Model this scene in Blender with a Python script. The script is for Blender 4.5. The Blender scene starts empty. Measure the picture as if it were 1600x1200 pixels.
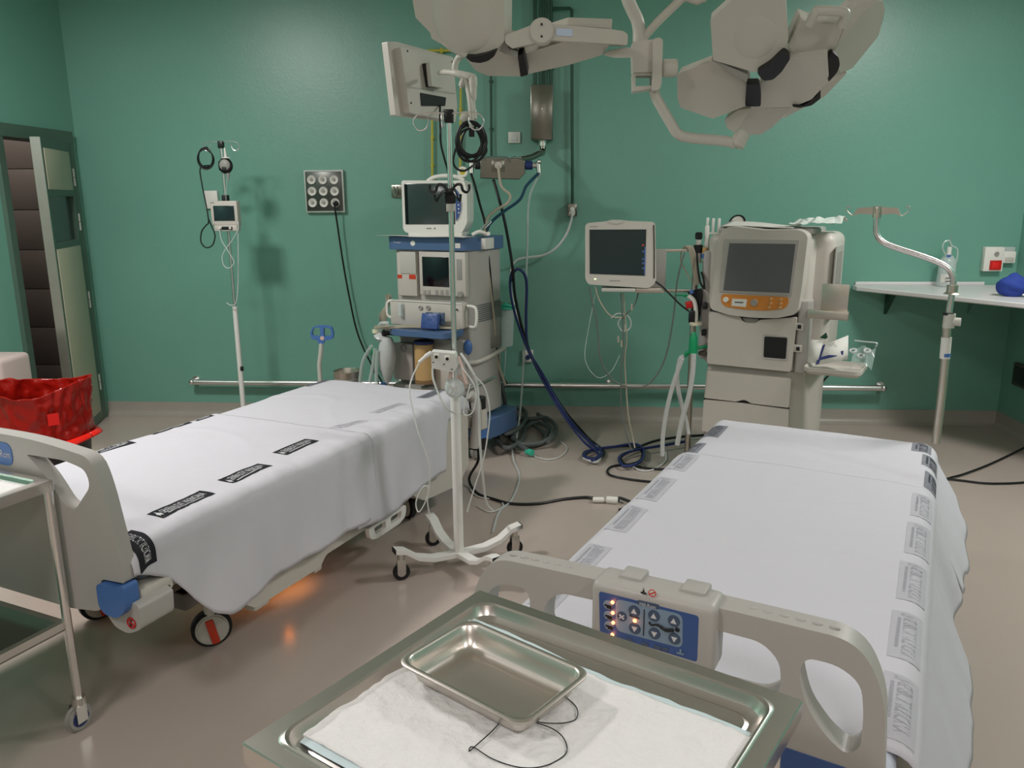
import bpy, bmesh, math, random
from mathutils import Vector, Matrix, noise
from mathutils.geometry import tessellate_polygon
random.seed(7)
SC = bpy.context.scene
COL = SC.collection
R = math.radians
# ------------------------------------------------------------------ camera
FPX = 1250.0; PITCH = R(13.0); YAW = R(4.0); ROLL = R(0.4); CH = 1.55
_f = Vector((-math.sin(YAW)*math.cos(PITCH), math.cos(YAW)*math.cos(PITCH), -math.sin(PITCH)))
_r = Vector((math.cos(YAW), math.sin(YAW), 0)); _u = _r.cross(_f)
_r, _u = _r*math.cos(ROLL)-_u*math.sin(ROLL), _r*math.sin(ROLL)+_u*math.cos(ROLL)
CAMP = Vector((0, 0, CH))
cd = bpy.data.cameras.new('camera'); cam = bpy.data.objects.new('camera', cd); COL.objects.link(cam)
cd.sensor_width = 36; cd.lens = 36*FPX/1600; cd.clip_start = .05; cd.clip_end = 60
m = Matrix((_r, _u, -_f)).transposed().to_4x4(); m.translation = CAMP; cam.matrix_world = m
SC.camera = cam
# ------------------------------------------------------------------ world, exposure, lights
w = bpy.data.worlds.new('world'); SC.world = w; w.use_nodes = True
w.node_tree.nodes['Background'].inputs[0].default_value = (.75, .85, .9, 1)
w.node_tree.nodes['Background'].inputs[1].default_value = 0.02
SC.view_settings.view_transform = 'Standard'; SC.view_settings.look = 'None'
SC.view_settings.exposure = 0.45; SC.view_settings.gamma = 1; SC.view_settings.use_curve_mapping = False
D = 5.578; XL = -3.42; XR = 2.98; CEIL = 3.05; YB = -2.6
def area(name, loc, size, power, color=(1, .955, .95), rot=(0, 0, 0), spread=180):
    l = bpy.data.lights.new(name, 'AREA'); l.shape = 'RECTANGLE'; l.size, l.size_y = size
    l.energy = power; l.color = color; l.spread = R(spread)
    o = bpy.data.objects.new(name, l); o.location = loc; o.rotation_euler = rot; COL.objects.link(o); return o
LAMPS = [(-2.55, 2.95, 56, .42), (2.45, 3.4, 44, .5), (-1.7, -.2, 24, .6), (1.9, -.2, 24, .6), (0.1, -1.7, 20, .6)]
for i, (x, y, p, s) in enumerate(LAMPS):
    area('ceiling_lamp_light', (x, y, CEIL-.03), (s, s), p)

# ------------------------------------------------------------------ pixel -> place
def ray(px, py): return _f + _r*((px-800)/FPX) - _u*((py-600)/FPX)
def Z(px, py, z=0): d = ray(px, py); return CAMP + d*((z-CH)/d.z)
def Y(px, py, y): d = ray(px, py); return CAMP + d*(y/d.y)
def X(px, py, x): d = ray(px, py); return CAMP + d*(x/d.x)
def PL(px, py, p, n):
    d = ray(px, py); n = Vector(n); return CAMP + d*((Vector(p)-CAMP).dot(n)/d.dot(n))
class Frame:
    def __init__(s, o, a):
        s.M = Matrix.Translation((o[0], o[1], 0)) @ Matrix.Rotation(R(a), 4, 'Z'); s.I = s.M.inverted()
        s.o = Vector((o[0], o[1], 0)); s.a = R(a)
        s.X = s.M.to_3x3() @ Vector((1, 0, 0)); s.Y = s.M.to_3x3() @ Vector((0, 1, 0))
    def onx(s, px, py, v): return s.I @ PL(px, py, s.o+s.X*v, s.X)
    def ony(s, px, py, v): return s.I @ PL(px, py, s.o+s.Y*v, s.Y)
    def onz(s, px, py, z): return s.I @ Z(px, py, z)
# ------------------------------------------------------------------ materials
def s2l(c):
    o = []
    for v in c:
        v = v/255.0
        o.append(v/12.92 if v <= .04045 else ((v+.055)/1.055)**2.4)
    return tuple(o)+(1,)
def mat(name, c, rough=.5, metal=0, var=.04, vscale=6, bump=0, bscale=80, emit=0, trans=0, alpha=1, spec=.5, coat=0, ior=1.45):
    M = bpy.data.materials.new(name); M.use_nodes = True; nt = M.node_tree; b = nt.nodes['Principled BSDF']
    col = s2l(c)
    b.inputs['Roughness'].default_value = rough; b.inputs['Metallic'].default_value = metal
    b.inputs['Specular IOR Level'].default_value = spec; b.inputs['IOR'].default_value = ior
    b.inputs['Coat Weight'].default_value = coat
    tc = nt.nodes.new('ShaderNodeTexCoord')
    n = nt.nodes.new('ShaderNodeTexNoise'); n.inputs['Scale'].default_value = vscale; n.inputs['Detail'].default_value = 5
    nt.links.new(tc.outputs['Object'], n.inputs['Vector'])
    mx = nt.nodes.new('ShaderNodeMix'); mx.data_type = 'RGBA'
    mx.inputs[6].default_value = tuple(v*(1-var) for v in col[:3])+(1,)
    mx.inputs[7].default_value = tuple(min(1, v*(1+var)) for v in col[:3])+(1,)
    nt.links.new(n.outputs['Fac'], mx.inputs[0]); nt.links.new(mx.outputs[2], b.inputs['Base Color'])
    if bump:
        n2 = nt.nodes.new('ShaderNodeTexNoise'); n2.inputs['Scale'].default_value = bscale; n2.inputs['Detail'].default_value = 4
        nt.links.new(tc.outputs['Object'], n2.inputs['Vector'])
        bp = nt.nodes.new('ShaderNodeBump'); bp.inputs['Strength'].default_value = bump; bp.inputs['Distance'].default_value = .01
        nt.links.new(n2.outputs['Fac'], bp.inputs['Height']); nt.links.new(bp.outputs['Normal'], b.inputs['Normal'])
    if emit:
        b.inputs['Emission Color'].default_value = col; b.inputs['Emission Strength'].default_value = emit
    if trans: b.inputs['Transmission Weight'].default_value = trans
    if alpha < 1: b.inputs['Alpha'].default_value = alpha
    return M
M = dict(
 wall=mat('green_wall_paint', (108, 160, 143), .36, spec=.8, var=.05, vscale=1.3, bump=.06, bscale=60),
 floor=mat('beige_vinyl_floor', (176, 162, 152), .22, var=.05, vscale=1.5, bump=.02, bscale=4),
 skirt=mat('skirting_vinyl', (158, 152, 142), .35, var=.06),
 ceil=mat('ceiling_white', (225, 222, 215), .8),
 steel=mat('brushed_steel', (212, 208, 202), .3, 1, var=.08, vscale=14, bump=.02),
 tray_steel=mat('polished_steel', (216, 208, 202), .28, 1, var=.05, vscale=8, bump=.012, bscale=25),
 satin_steel=mat('satin_steel', (205, 196, 184), .38, 1, var=.06, vscale=20),
 tubesteel=mat('steel_tube', (232, 228, 226), .26, 1),
 boxsteel=mat('steel_box', (136, 134, 124), .25, 1, var=.1, vscale=5),
 darksteel=mat('door_steel', (84, 108, 94), .45, .2, var=.08),
 beige=mat('beige_plastic', (174, 169, 164), .42, bump=.03, bscale=300),
 beige2=mat('warm_beige_plastic', (196, 189, 180), .42, bump=.02, bscale=300),
 grey=mat('light_grey_plastic', (190, 187, 178), .4),
 grey2=mat('mid_grey_plastic', (150, 148, 142), .45),
 lamp=mat('lamp_shell_cream', (192, 188, 177), .38, var=.02),
 white=mat('white_enamel', (222, 220, 215), .38),
 whitep=mat('white_plastic', (225, 222, 214), .4),
 wash=mat('shelf_laminate_white', (218, 216, 214), .35),
 black=mat('black_rubber', (26, 26, 28), .5),
 blackp=mat('black_plastic', (20, 21, 24), .35),
 cord=mat('black_cord', (18, 18, 20), .45),
 cloth=mat('white_cotton', (200, 197, 203), .9, var=.015, bump=.25, bscale=14, spec=.2),
 cloth2=mat('blue_white_cotton', (192, 196, 208), .9, var=.02, bump=.3, bscale=16, spec=.2),
 pad=mat('absorbent_pad', (226, 224, 222), .95, var=.03, vscale=30, bump=.5, bscale=60, spec=.1),
 bandk=mat('printed_black_band', (44, 44, 48), .9, var=.15, vscale=60, spec=.1),
 bandg=mat('printed_grey_band', (132, 133, 140), .9, var=.12, vscale=60, spec=.1),
 bandl=mat('printed_faded_band', (184, 182, 188), .9, var=.04, vscale=70, spec=.1),
 printw=mat('print_white', (205, 204, 206), .9, spec=.1),
 printg=mat('print_dark_grey', (84, 86, 92), .9, spec=.1),
 printl=mat('print_faint', (171, 170, 177), .9, spec=.1),
 blue=mat('blue_plastic', (72, 110, 170), .4),
 dblue=mat('blue_shelf_enamel', (78, 104, 142), .35),
 navy=mat('navy_hose', (34, 46, 96), .45),
 teal=mat('dark_teal_hose', (22, 62, 84), .4),
 membrane=mat('blue_membrane', (58, 84, 138), .4),
 membrane2=mat('pale_blue_membrane', (126, 145, 164), .4),
 button=mat('button_slate', (70, 84, 106), .35),
 screen=mat('dark_screen_glass', (34, 50, 52), .12, spec=.6),
 screenb=mat('black_screen_glass', (12, 18, 22), .12, spec=.6),
 screeng=mat('grey_screen_film', (96, 96, 98), .22, spec=.5),
 orange=mat('orange_panel', (205, 130, 52), .4),
 red=mat('red_plastic', (190, 26, 22), .4),
 redbag=mat('red_bag_film', (165, 24, 16), .18, var=.08, vscale=6, bump=.35, bscale=16, trans=.15),
 redlab=mat('bright_red_print', (225, 34, 30), .4),
 rededge=mat('red_bag_cuff', (226, 34, 24), .3, bump=.3, bscale=14),
 binblk=mat('bin_black', (34, 31, 32), .45),
 yellow=mat('yellow_pipe', (196, 182, 62), .45),
 cream=mat('door_cream_laminate', (176, 174, 150), .45),
 brown=mat('taupe_tile', (92, 82, 76), .5),
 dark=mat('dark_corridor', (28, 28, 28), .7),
 green=mat('green_plastic', (20, 150, 96), .35),
 tealp=mat('turquoise_plastic', (60, 180, 150), .35),
 amber=mat('soda_lime_canister', (196, 158, 108), .45),
 paper=mat('paper', (214, 211, 204), .85, bump=.2, bscale=20),
 wire=mat('beige_cable', (168, 160, 142), .5),
 gwire=mat('grey_cable', (98, 104, 98), .5),
 hose=mat('grey_hose', (88, 94, 92), .5, bump=.4, bscale=90),
 whose=mat('white_tube', (205, 206, 202), .4),
 redcap=mat('red_lever', (200, 62, 36), .4),
 pink=mat('pinkish_tube', (206, 178, 168), .4),
 print_k=mat('ink_black', (24, 24, 26), .6),
 led=mat('led_orange', (255, 120, 60), .4, emit=9),
 ledh=mat('led_core', (255, 214, 170), .4, emit=9),
 bedled=mat('underbed_lamp_orange', (255, 130, 30), .4, emit=40),
 diffuser=mat('lamp_diffuser', (240, 240, 235), .5),
 icon=mat('screen_icon_blue', (60, 84, 130), .4, emit=.25), iconr=mat('screen_icon_red', (150, 60, 50), .4, emit=.3),
)
def glassy(name, c, fac, rough=.1):
    # clear thin plastic: part see-through, part glossy
    G = bpy.data.materials.new(name); G.use_nodes = True; nt = G.node_tree
    b = nt.nodes['Principled BSDF']; b.inputs['Base Color'].default_value = s2l(c); b.inputs['Roughness'].default_value = rough
    n = nt.nodes.new('ShaderNodeTexNoise'); n.inputs['Scale'].default_value = 20
    mr = nt.nodes.new('ShaderNodeMapRange'); mr.inputs[3].default_value = fac*.8; mr.inputs[4].default_value = min(1, fac*1.2)
    nt.links.new(n.outputs['Fac'], mr.inputs[0]); nt.links.new(mr.outputs[0], b.inputs['Alpha'])
    return G
M['clear'] = glassy('clear_plastic', (205, 220, 214), .3)
M['clear2'] = glassy('clear_film', (220, 228, 226), .45)
M['cleartube'] = glassy('clear_tubing', (200, 212, 206), .6)
M['milky'] = glassy('milky_plastic', (205, 206, 204), .88, .3)
M['glass'] = glassy('door_glass', (60, 80, 76), .55, .05)
# ------------------------------------------------------------------ mesh builder
WM = {}
class MB:
    def __init__(s): s.bm = bmesh.new()
    def _merge(s, t):
        me = bpy.data.meshes.new('t'); t.to_mesh(me); t.free(); s.bm.from_mesh(me); bpy.data.meshes.remove(me); return s
    def box(s, c, d, bev=0, rot=None, seg=2, taper=None):
        t = bmesh.new(); bmesh.ops.create_cube(t, size=1)
        for v in t.verts:
            v.co = Vector((v.co.x*d[0], v.co.y*d[1], v.co.z*d[2]))
            if taper and v.co.z > 0: v.co.x *= taper[0]; v.co.y *= taper[1]
        if bev: bmesh.ops.bevel(t, geom=list(t.edges), offset=bev, segments=seg, affect='EDGES', profile=.5)
        m4 = Matrix.Translation(Vector(c)) @ (rot.to_4x4() if rot else Matrix())
        t.transform(m4); return s._merge(t)
    def b2(s, a, b, bev=0, seg=2):
        a = Vector(a); b = Vector(b)
        return s.box((a+b)/2, [max(abs(b[i]-a[i]), 1e-4) for i in range(3)], bev, None, seg)
    def cyl(s, p0, p1, r0, r1=None, seg=20, bev=0):
        p0 = Vector(p0); p1 = Vector(p1); r1 = r0 if r1 is None else r1; d = p1-p0
        t = bmesh.new(); bmesh.ops.create_cone(t, cap_ends=True, segments=seg, radius1=r0, radius2=r1, depth=d.length)
        if bev:
            es = [e for e in t.edges if abs(e.verts[0].co.z-e.verts[1].co.z) < 1e-6]
            bmesh.ops.bevel(t, geom=es, offset=bev, segments=2, affect='EDGES')
        q = d.to_track_quat('Z', 'Y').to_matrix().to_4x4(); t.transform(Matrix.Translation((p0+p1)/2) @ q); return s._merge(t)
    def sph(s, c, r, sc=(1, 1, 1), rot=None, u=20, v=12):
        t = bmesh.new(); bmesh.ops.create_uvsphere(t, u_segments=u, v_segments=v, radius=r)
        m4 = Matrix.Translation(Vector(c)) @ (rot.to_4x4() if rot else Matrix()) @ Matrix.Diagonal((*sc, 1)); t.transform(m4); return s._merge(t)
    def tor(s, c, n, Rr, r, a0=0, a1=360, seg=32, res=8, ref=None):
        n = Vector(n).normalized(); x = n.orthogonal().normalized() if ref is None else (Vector(ref)-n*Vector(ref).dot(n)).normalized(); y = n.cross(x)
        pts = [Vector(c)+(x*math.cos(R(a0+(a1-a0)*i/seg))+y*math.sin(R(a0+(a1-a0)*i/seg)))*Rr for i in range(seg+1)]
        return s.tube(pts, r, res, smooth=0)
    def tube(s, pts, r, res=8, smooth=6, flat=None):
        P = [Vector(p) for p in pts]
        if smooth and len(P) > 2:
            Q = []
            for i in range(len(P)-1):
                a = P[max(i-1, 0)]; b = P[i]; c = P[i+1]; d = P[min(i+2, len(P)-1)]
                for k in range(smooth):
                    t = k/smooth
                    Q.append(.5*((2*b)+(c-a)*t+(2*a-5*b+4*c-d)*t*t+(3*b-a-3*c+d)*t**3))
            Q.append(P[-1]); P = Q
        n = len(P); bm = s.bm; rings = []; prev = None
        for i in range(n):
            tg = (P[min(i+1, n-1)]-P[max(i-1, 0)])
            if tg.length < 1e-9: tg = Vector((0, 0, 1))
            tg.normalize()
            if prev is None: x = tg.orthogonal().normalized()
            else:
                x = prev-tg*prev.dot(tg)
                x = x.normalized() if x.length > 1e-6 else tg.orthogonal().normalized()
            prev = x; y = tg.cross(x); rr = r[i*(len(r)-1)//max(1, n-1)] if isinstance(r, (list, tuple)) else r
            rings.append([bm.verts.new(P[i]+(x*math.cos(2*math.pi*k/res)+y*math.sin(2*math.pi*k/res))*rr) for k in range(res)])
        for i in range(n-1):
            for k in range(res):
                bm.faces.new((rings[i][k], rings[i][(k+1) % res], rings[i+1][(k+1) % res], rings[i+1][k]))
        bm.faces.new(rings[0][::-1]); bm.faces.new(rings[-1]); return s
    def prism(s, outline, holes, org, ax, ay, th):
        # outline in 2D, ax/ay plane axes, th vector of thickness
        org = Vector(org); ax = Vector(ax); ay = Vector(ay); th = Vector(th)
        loops = [outline]+list(holes or [])
        tri = tessellate_polygon([[Vector((p[0], p[1], 0)) for p in l] for l in loops])
        flat = [p for l in loops for p in l]
        A = [s.bm.verts.new(org+ax*p[0]+ay*p[1]) for p in flat]; B = [s.bm.verts.new(org+ax*p[0]+ay*p[1]+th) for p in flat]
        for t in tri:
            try: s.bm.faces.new([A[i] for i in t]); s.bm.faces.new([B[i] for i in reversed(t)])
            except ValueError: pass
        k = 0
        for l in loops:
            n = len(l)
            for i in range(n):
                a, b = k+i, k+(i+1) % n; s.bm.faces.new((A[a], A[b], B[b], B[a]))
            k += n
        return s
    def slab(s, P, th, bev=.0, seg=2):
        # thick polygon from 3D points with normal offset th
        P = [Vector(p) for p in P]; n = Vector()
        for i in range(len(P)): n += P[i].cross(P[(i+1) % len(P)])
        n.normalize(); t = bmesh.new()
        A = [t.verts.new(p) for p in P]; B = [t.verts.new(p+Vector(th)) for p in P]
        t.faces.new(A); t.faces.new(B[::-1])
        for i in range(len(P)): t.faces.new((A[i], A[(i+1) % len(P)], B[(i+1) % len(P)], B[i]))
        bmesh.ops.recalc_face_normals(t, faces=t.faces)
        if bev: bmesh.ops.bevel(t, geom=list(t.edges), offset=bev, segments=seg, affect='EDGES')
        return s._merge(t)
    def lathe(s, prof, c=(0, 0, 0), ax=(0, 0, 1), seg=28):
        q = Vector(ax).to_track_quat('Z', 'Y').to_matrix(); c = Vector(c); rings = []
        for (r, z) in prof:
            rings.append([s.bm.verts.new(c+q @ Vector((max(r, 1e-5)*math.cos(2*math.pi*k/seg), max(r, 1e-5)*math.sin(2*math.pi*k/seg), z))) for k in range(seg)])
        for i in range(len(prof)-1):
            for k in range(seg): s.bm.faces.new((rings[i][k], rings[i][(k+1) % seg], rings[i+1][(k+1) % seg], rings[i+1][k]))
        return s
    def grid(s, fn, nu, nv):
        V = [[s.bm.verts.new(fn(i/nu, j/nv)) for j in range(nv+1)] for i in range(nu+1)]
        for i in range(nu):
            for j in range(nv): s.bm.faces.new((V[i][j], V[i+1][j], V[i+1][j+1], V[i][j+1]))
        return s
    def raw(s, vs, fs):
        V = [s.bm.verts.new(v) for v in vs]
        for f in fs:
            try: s.bm.faces.new([V[i] for i in f])
            except ValueError: pass
        return s
    def build(s, name, material, parent=None, fr=None, sharp=38, bevel=0, solid=0, sub=0, bseg=3):
        if fr is not None: s.bm.transform(fr.M if isinstance(fr, Frame) else fr)
        if parent is not None:
            if fr is not None: s.bm.transform(WM[parent.name].inverted())
            wm = WM[parent.name]
        else: wm = Matrix()
        bmesh.ops.recalc_face_normals(s.bm, faces=s.bm.faces)
        if name == 'draw_sheet' and sum(f.normal.z*f.calc_area() for f in s.bm.faces) < 0: bmesh.ops.reverse_faces(s.bm, faces=s.bm.faces)
        for f in s.bm.faces: f.smooth = True
        for e in s.bm.edges:
            if len(e.link_faces) == 2 and e.calc_face_angle(0) > R(sharp): e.smooth = False
        me = bpy.data.meshes.new(name); s.bm.to_mesh(me); s.bm.free(); me.materials.append(material if not isinstance(material, str) else M[material])
        o = bpy.data.objects.new(name, me); COL.objects.link(o)
        if parent is not None: o.parent = parent
        WM[o.name] = wm
        if bevel:
            b = o.modifiers.new('bevel', 'BEVEL'); b.width = bevel; b.segments = bseg; b.limit_method = 'ANGLE'; b.angle_limit = R(50)
        if solid:
            b = o.modifiers.new('solid', 'SOLIDIFY'); b.thickness = solid; b.offset = -1
        if sub:
            b = o.modifiers.new('sub', 'SUBSURF'); b.levels = sub; b.render_levels = sub
        return o
ID = Matrix()
def tag(o, label, cat, group=None):
    o['label'] = label; o['category'] = cat
    if group: o['group'] = group
    return o
def thing(name, label, cat, loc=(0, 0, 0), rot=0, group=None):
    o = bpy.data.objects.new(name, None); COL.objects.link(o); o.empty_display_size = .1
    o.location = loc; o.rotation_euler = (0, 0, rot)
    WM[o.name] = Matrix.Translation(Vector(loc)) @ Matrix.Rotation(rot, 4, 'Z')
    return tag(o, label, cat, group)
def fthing(name, label, cat, fr, group=None): return thing(name, label, cat, fr.o, fr.a, group)
def struct(o): o['kind'] = 'structure'; return o
def solo(mb, name, material, label, cat, group=None, origin=None, **k):
    # a thing that is one mesh, authored in world space, origin at its base
    c = Vector((0, 0, 0)); n = len(mb.bm.verts)
    for v in mb.bm.verts: c += v.co
    c /= n; c.z = min(v.co.z for v in mb.bm.verts)
    for v in mb.bm.verts: v.co -= c
    o = mb.build(name, material, **k); o.location = c; WM[o.name] = Matrix.Translation(c)
    return tag(o, label, cat, group)
def cable(name, pts, r, material, label, cat='cable', group=None, res=8, smooth=7):
    return solo(MB().tube(pts, r, res, smooth), name, material, label, cat, group)
def rnd(pts, r, seg=4):
    out = []; n = len(pts)
    for i in range(n):
        a = Vector(pts[i-1][:2]); b = Vector(pts[i][:2]); c = Vector(pts[(i+1) % n][:2])
        rr = r[i] if isinstance(r, (list, tuple)) else r
        d1 = (a-b); d2 = (c-b); q = min(rr, d1.length*.48, d2.length*.48)
        p1 = b+d1.normalized()*q; p2 = b+d2.normalized()*q
        for k in range(seg+1):
            t = k/seg; out.append(tuple((1-t)**2*p1+2*t*(1-t)*b+t*t*p2))
    return out
def text_geo(s, size=1.0, bold=0):
    cu = bpy.data.curves.new('txt', 'FONT'); cu.body = s; cu.size = size; cu.align_x = 'CENTER'; cu.align_y = 'CENTER'; cu.resolution_u = 2; cu.offset = bold
    o = bpy.data.objects.new('txt', cu); COL.objects.link(o); bpy.context.view_layer.update()
    me = bpy.data.meshes.new_from_object(o.evaluated_get(bpy.context.evaluated_depsgraph_get()))
    vs = [v.co.copy() for v in me.vertices]; fs = [tuple(p.vertices) for p in me.polygons]
    bpy.data.objects.remove(o); bpy.data.curves.remove(cu); bpy.data.meshes.remove(me)
    xs = [v.x for v in vs]; ys = [v.y for v in vs]; cx = (min(xs)+max(xs))/2; cy = (min(ys)+max(ys))/2
    return [(v.x-cx, v.y-cy) for v in vs], fs, max(xs)-min(xs), max(ys)-min(ys)
TXT = {}
def text(mb, s, org, ax, ay, width, height, off=(0, 0, 0)):
    if s not in TXT: TXT[s] = text_geo(s)
    vs, fs, w0, h0 = TXT[s]; org = Vector(org); ax = Vector(ax); ay = Vector(ay)
    return mb.raw([org+ax*(x/w0*width)+ay*(y/h0*height)+Vector(off) for x, y in vs], fs)

# ================================================================== SETTING
# floor with coved skirting, walls, ceiling
struct(MB().b2((XL-.1, YB-.1, -.1), (XR+.1, D+.1, 0)).build('floor', 'floor'))
struct(MB().b2((XL-.12, D, 0), (XR+.12, D+.12, CEIL)).build('wall_back', 'wall'))
JY0, JY1, DH = 4.76, 5.47, 1.97
wl = MB().b2((XL-.15, YB, 0), (XL, JY0, CEIL)).b2((XL-.15, JY1, 0), (XL, D, CEIL)).b2((XL-.15, JY0, DH), (XL, JY1, CEIL))
struct(wl.build('wall_left', 'wall'))
struct(MB().b2((XR, YB, 0), (XR+.12, D, CEIL)).build('wall_right', 'wall'))
struct(MB().b2((XL-.1, YB-.12, 0), (XR+.1, YB, CEIL)).build('wall_front', mat('beige_wall_paint', (176, 168, 158), .6)))
struct(MB().b2((XL-.1, YB-.1, CEIL), (XR+.1, D+.1, CEIL+.1)).build('ceiling', 'ceil'))
def cove(name, a, b, n):
    a = Vector(a); b = Vector(b); n = Vector(n)
    prof = [(0, .1), (.006, .1), (.008, .04), (.016, .02), (.032, .008), (.055, .0005), (0, .0005)]
    mb = MB(); A = [mb.bm.verts.new(a+n*p[0]+Vector((0, 0, p[1]))) for p in prof]; B = [mb.bm.verts.new(b+n*p[0]+Vector((0, 0, p[1]))) for p in prof]
    for i in range(len(prof)): mb.bm.faces.new((A[i], A[(i+1) % 7], B[(i+1) % 7], B[i]))
    mb.bm.faces.new(A); mb.bm.faces.new(B[::-1]); struct(mb.build(name, 'skirt'))
cove('baseboard_back', (XL, D, 0), (XR, D, 0), (0, -1, 0))
cove('baseboard_right', (XR, YB, 0), (XR, D, 0), (-1, 0, 0))
cove('baseboard_left', (XL, YB, 0), (XL, JY0, 0), (1, 0, 0))
# corridor beyond the door
struct(MB().b2((XL-1.6, 3.4, -.1), (XL-.1, 6.6, 0)).build('floor_corridor', 'brown'))
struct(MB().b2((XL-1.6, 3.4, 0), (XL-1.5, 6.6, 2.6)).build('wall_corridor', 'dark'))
bt = MB().b2((XL-1.5, 5.95, 0), (XL-.12, 6.05, 2.6))
for k in range(9): bt.b2((XL-1.5, 5.944, .3*k), (XL-.12, 5.951, .3*k+.294), .001)
struct(bt.build('wall_corridor_end', 'brown'))
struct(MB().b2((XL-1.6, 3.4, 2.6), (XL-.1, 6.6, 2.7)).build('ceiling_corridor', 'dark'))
# door frame
fr_ = MB().b2((XL-.16, JY0-.02, 0), (XL+.03, JY0+.035, DH-.029)).b2((XL-.16, JY1-.035, 0), (XL+.03, JY1+.03, DH-.029)).b2((XL-.159, JY0-.022, DH-.028), (XL+.032, JY1+.032, DH+.05))
struct(fr_.build('trim_1', 'darksteel'))
# door leaf standing open
hinge = Vector((XL+.012, JY1-.035, 0)); la = math.atan2(-.957, .29)
DF = Frame((hinge.x, hinge.y), math.degrees(la))
dl = bpy.data.objects.new('door_1', None); COL.objects.link(dl); dl.location = hinge; dl.rotation_euler = (0, 0, la); WM[dl.name] = DF.M; dl['kind'] = 'structure'
DW = .60; lh = 1.94
leaf = MB().b2((0, -.02, .01), (DW, .02, lh)); 
# window opening left between the panels
leaf = MB()
leaf.prism([(0, .01), (DW, .01), (DW, lh), (0, lh)], [[(.05, 1.30), (DW-.05, 1.30), (DW-.05, 1.59), (.05, 1.59)]], (0, -.025, 0), (1, 0, 0), (0, 0, 1), (0, .05, 0))
leaf.build('leaf', 'darksteel', dl)
MB().b2((DW-.004, -.028, .01), (DW+.006, .028, lh)).build('edge_strip', 'steel', dl)
for z0, z1 in ((.08, 1.26), (1.63, 1.88)):
    MB().b2((.055, .024, z0), (DW-.04, .031, z1), .002).build('panel', 'cream', dl)
MB().b2((.05, -.006, 1.30), (DW-.05, 0, 1.59)).build('pane', 'glass', dl)
for hz in (1.72, 1.42, .88, .28):
    MB().cyl((-.012, .022, hz), (-.012, .022, hz+.055), .011).cyl((-.012, .022, hz-.06), (-.012, .022, hz-.005), .011).build('hinge', 'grey', dl)
l = bpy.data.lights.new('corridor_light', 'AREA'); l.size = .5; l.energy = 13; l.color = (1, .95, .9)
lo = bpy.data.objects.new('corridor_light', l); lo.location = (XL-.75, 5.2, 2.58); COL.objects.link(lo)
# wall rail along the back wall
rt = thing('wall_rail', 'long round steel bumper rail low on the green back wall', 'rail', (-.28, D, .27))
RZ = .27; ry = D-.075
MB().tube([(-2.70, ry, RZ), (2.15, ry, RZ)], .021, 14, 0).build('bar', 'tubesteel', rt, ID)
for x in (-2.72, -1.2, .3, 1.75, 2.17):
    MB().cyl((x, D-.001, RZ), (x, ry, RZ), .016, seg=12).cyl((x, D-.01, RZ), (x, D-.001, RZ), .03).sph((x, ry, RZ), .0225).build('bracket', 'tubesteel', rt, ID)

# ceiling lamps (above the frame)
for i, (x, y, p, s) in enumerate(LAMPS):
    t = thing('ceiling_light', ['square ceiling light above the open door side of the left bed', 'square ceiling light above the head of the right bed', 'square ceiling light over the near left corner of the room', 'square ceiling light over the near right corner of the room', 'square ceiling light nearest the beige front wall'][i], 'ceiling light', (x, y, CEIL))
    q = s/2+.03
    MB().prism([(-q, -q), (q, -q), (q, q), (-q, q)], [[(-s/2, -s/2), (s/2, -s/2), (s/2, s/2), (-s/2, s/2)]], (0, 0, -.025), (1, 0, 0), (0, 1, 0), (0, 0, .024)).build('frame', 'whitep', t)
    MB().b2((-s/2, -s/2, -.012), (s/2, s/2, -.004)).build('diffuser', 'diffuser', t)

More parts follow.
